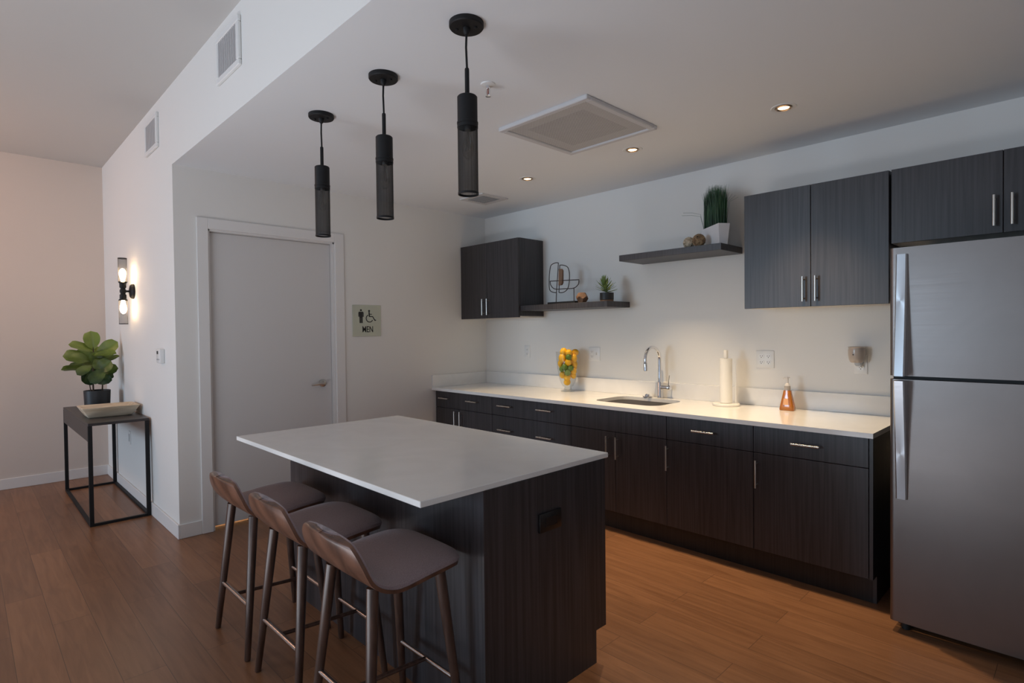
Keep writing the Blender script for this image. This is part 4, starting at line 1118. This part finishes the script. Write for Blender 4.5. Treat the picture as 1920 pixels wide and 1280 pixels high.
LM = [(760, 205, .030, .03, (.3, .5), 'yellow lemon on top of the vase, left of centre'),
      (872, 222, .028, .05, (1.2, .4), 'yellow lemon at top centre, just above the topmost lime'),
      (1015, 225, .029, -.01, (.4, 1.3), 'yellow lemon at the top right of the glass vase'),
      (690, 350, .030, .045, (.1, .1), 'upright yellow lemon at upper left in the glass vase'),
      (1020, 350, .029, .04, (.2, -.1), 'upright yellow lemon at upper right in the glass vase'),
      (862, 448, .028, .070, (1.3, .5), 'yellow lemon in the middle, between topmost lime and lime cluster'),
      (640, 480, .026, .0, (.2, .3), 'yellow lemon at the left edge, above the leftmost lime'),
      (1035, 490, .027, .02, (.1, -.2), 'yellow lemon at the right edge, halfway up the vase'),
      (1010, 655, .026, .03, (.3, -.4), 'yellow lemon at the right edge, below the lime cluster'),
      (705, 755, .025, .01, (.3, .3), 'yellow lemon at lower left in the glass vase'),
      (965, 765, .024, .01, (.3, -.3), 'yellow lemon at lower right in the glass vase'),
      (830, 815, .029, .025, (1.5, .9), 'large yellow lemon lying below the lowest lime'),
      (830, 930, .027, .015, (1.5, .2), 'yellow lemon at the very bottom of the glass vase'),
      (850, 330, .030, -.045, (.8, .2), 'yellow lemon behind the topmost lime in the glass vase'),
      (850, 520, .030, -.035, (.4, .8), 'yellow lemon behind the lime cluster in the glass vase'),
      (700, 560, .029, -.03, (.5, .3), 'yellow lemon behind the leftmost lime in the glass vase'),
      (985, 575, .028, -.02, (.4, .2), 'yellow lemon behind the right lime in the glass vase'),
      (850, 690, .028, -.030, (.9, .3), 'yellow lemon behind the lowest lime in the glass vase')]
for a in LM: fruit('lemon', M['lemon'], 845+(a[0]-845)*1.12, a[1], a[2]*1.04, a[3], a[4], a[5])
for zx, zy, rx, dep, lb in ((868, 322, .0255, .075, 'topmost green lime among lemons in the glass vase'), (757, 560, .027, .068, 'green lime at upper left of the lime cluster in vase'),
                            (928, 585, .0255, .066, 'green lime at right of the lime cluster in vase'), (668, 612, .023, .045, 'leftmost green lime of the cluster in vase'), (840, 690, .028, .066, 'lowest green lime of the cluster in vase')):
    fruit('lime', M['lime'], zx, zy, rx, dep, (.6, .4), lb, False)

# paper towel holder
KX, KY = 2.600, -.155
t = thing('paper_towel_holder', (KX, KY, CT), 'white marble paper towel holder with finial post on the worktop', 'paper towel holder')
MB().lathe([(0, CT), (.084, CT), (.087, CT+.003), (.087, CT+.014), (.084, CT+.017), (0, CT+.017)], (KX, KY, 0), 48).build('base', M['marble'], t)
MB().tube([(KX, KY, CT+.017), (KX, KY, CT+.32)], .008, 16).build('post', M['marble'], t)
MB().lathe([(0, CT+.318), (.0135, CT+.318), (.0145, CT+.322), (.0145, CT+.366), (.012, CT+.372), (0, CT+.373)], (KX, KY, 0), 24).build('finial', M['marble'], t)
MB().tube([(KX+.058, KY+.02, CT+.016), (KX+.058, KY+.02, CT+.28)], .003, 8).build('tension_rod', M['plate'], t)
o = MB().lathe([(.019, CT+.019), (.040, CT+.019), (.040, CT+.315), (.019, CT+.315), (.019, CT+.019)], (KX, KY, 0), 40).build('paper_towel_roll', M['paper'])
tag(recenter(o), 'slim white paper towel roll standing on the marble holder', 'paper towel')

# soap bottle
BX, BY = 2.985, -.125
t = thing('soap_bottle', (BX, BY, CT), 'amber liquid soap pump bottle on the worktop left of fridge', 'soap bottle')
rows = []
for z, a, b, r_ in ((0, .043, .027, .016), (.004, .045, .029, .017), (.03, .041, .028, .017), (.07, .032, .025, .016), (.105, .025, .021, .015), (.125, .021, .019, .014)):
    rows.append([(BX+x, BY+y, CT+z) for x, y in rrect(-a, a, -b, b, r_, 5)])
w = MB().grid(rows, True)
for R_ in (rows[0], rows[-1]): w.b.faces.new([w.b.verts.new(p) for p in R_])
bmesh.ops.remove_doubles(w.b, verts=w.b.verts, dist=1e-5); bmesh.ops.recalc_face_normals(w.b, faces=w.b.faces)
bt = w.build('bottle', M['soap'], t, 45)
MB().prism([(-.016, .035), (.016, .035), (.013, .075), (-.013, .075)], lambda u, v, d: (BX+u, BY-.029+(v-.03)*.055-d, CT+v), 0, .0008).build('label_patch', M['label'], bt, 0)
MB().lathe([(0, CT+.125), (.018, CT+.125), (.018, CT+.150), (.016, CT+.153), (0, CT+.153)], (BX, BY, 0), 24).build('collar', M['clearneck'], t)
w = MB(); w.lathe([(0, CT+.153), (.017, CT+.153), (.015, CT+.162), (.007, CT+.170), (.006, CT+.195), (.008, CT+.197), (.008, CT+.206), (0, CT+.208)], (BX, BY, 0), 20)
w.tube([(BX+.004, BY, CT+.202), (BX-.016, BY-.004, CT+.203), (BX-.026, BY-.006, CT+.198)], [.006, .005, .004], 10)
w.tube([(BX-.004, BY, CT+.203), (BX+.014, BY+.002, CT+.205)], [.006, .004], 10)
w.build('pump', M['pump'], t)

# ------------------------------------------------------------------ colour management
SC.view_settings.view_transform = 'Standard'
SC.view_settings.look = 'None'
SC.view_settings.exposure = 0.
SC.cycles.use_denoising = True
SC.cycles.max_bounces = 8; SC.cycles.diffuse_bounces = 5; SC.cycles.transparent_max_bounces = 24
SC.cycles.caustics_reflective = False; SC.cycles.caustics_refractive = False
SC.cycles.sample_clamp_indirect = 4.
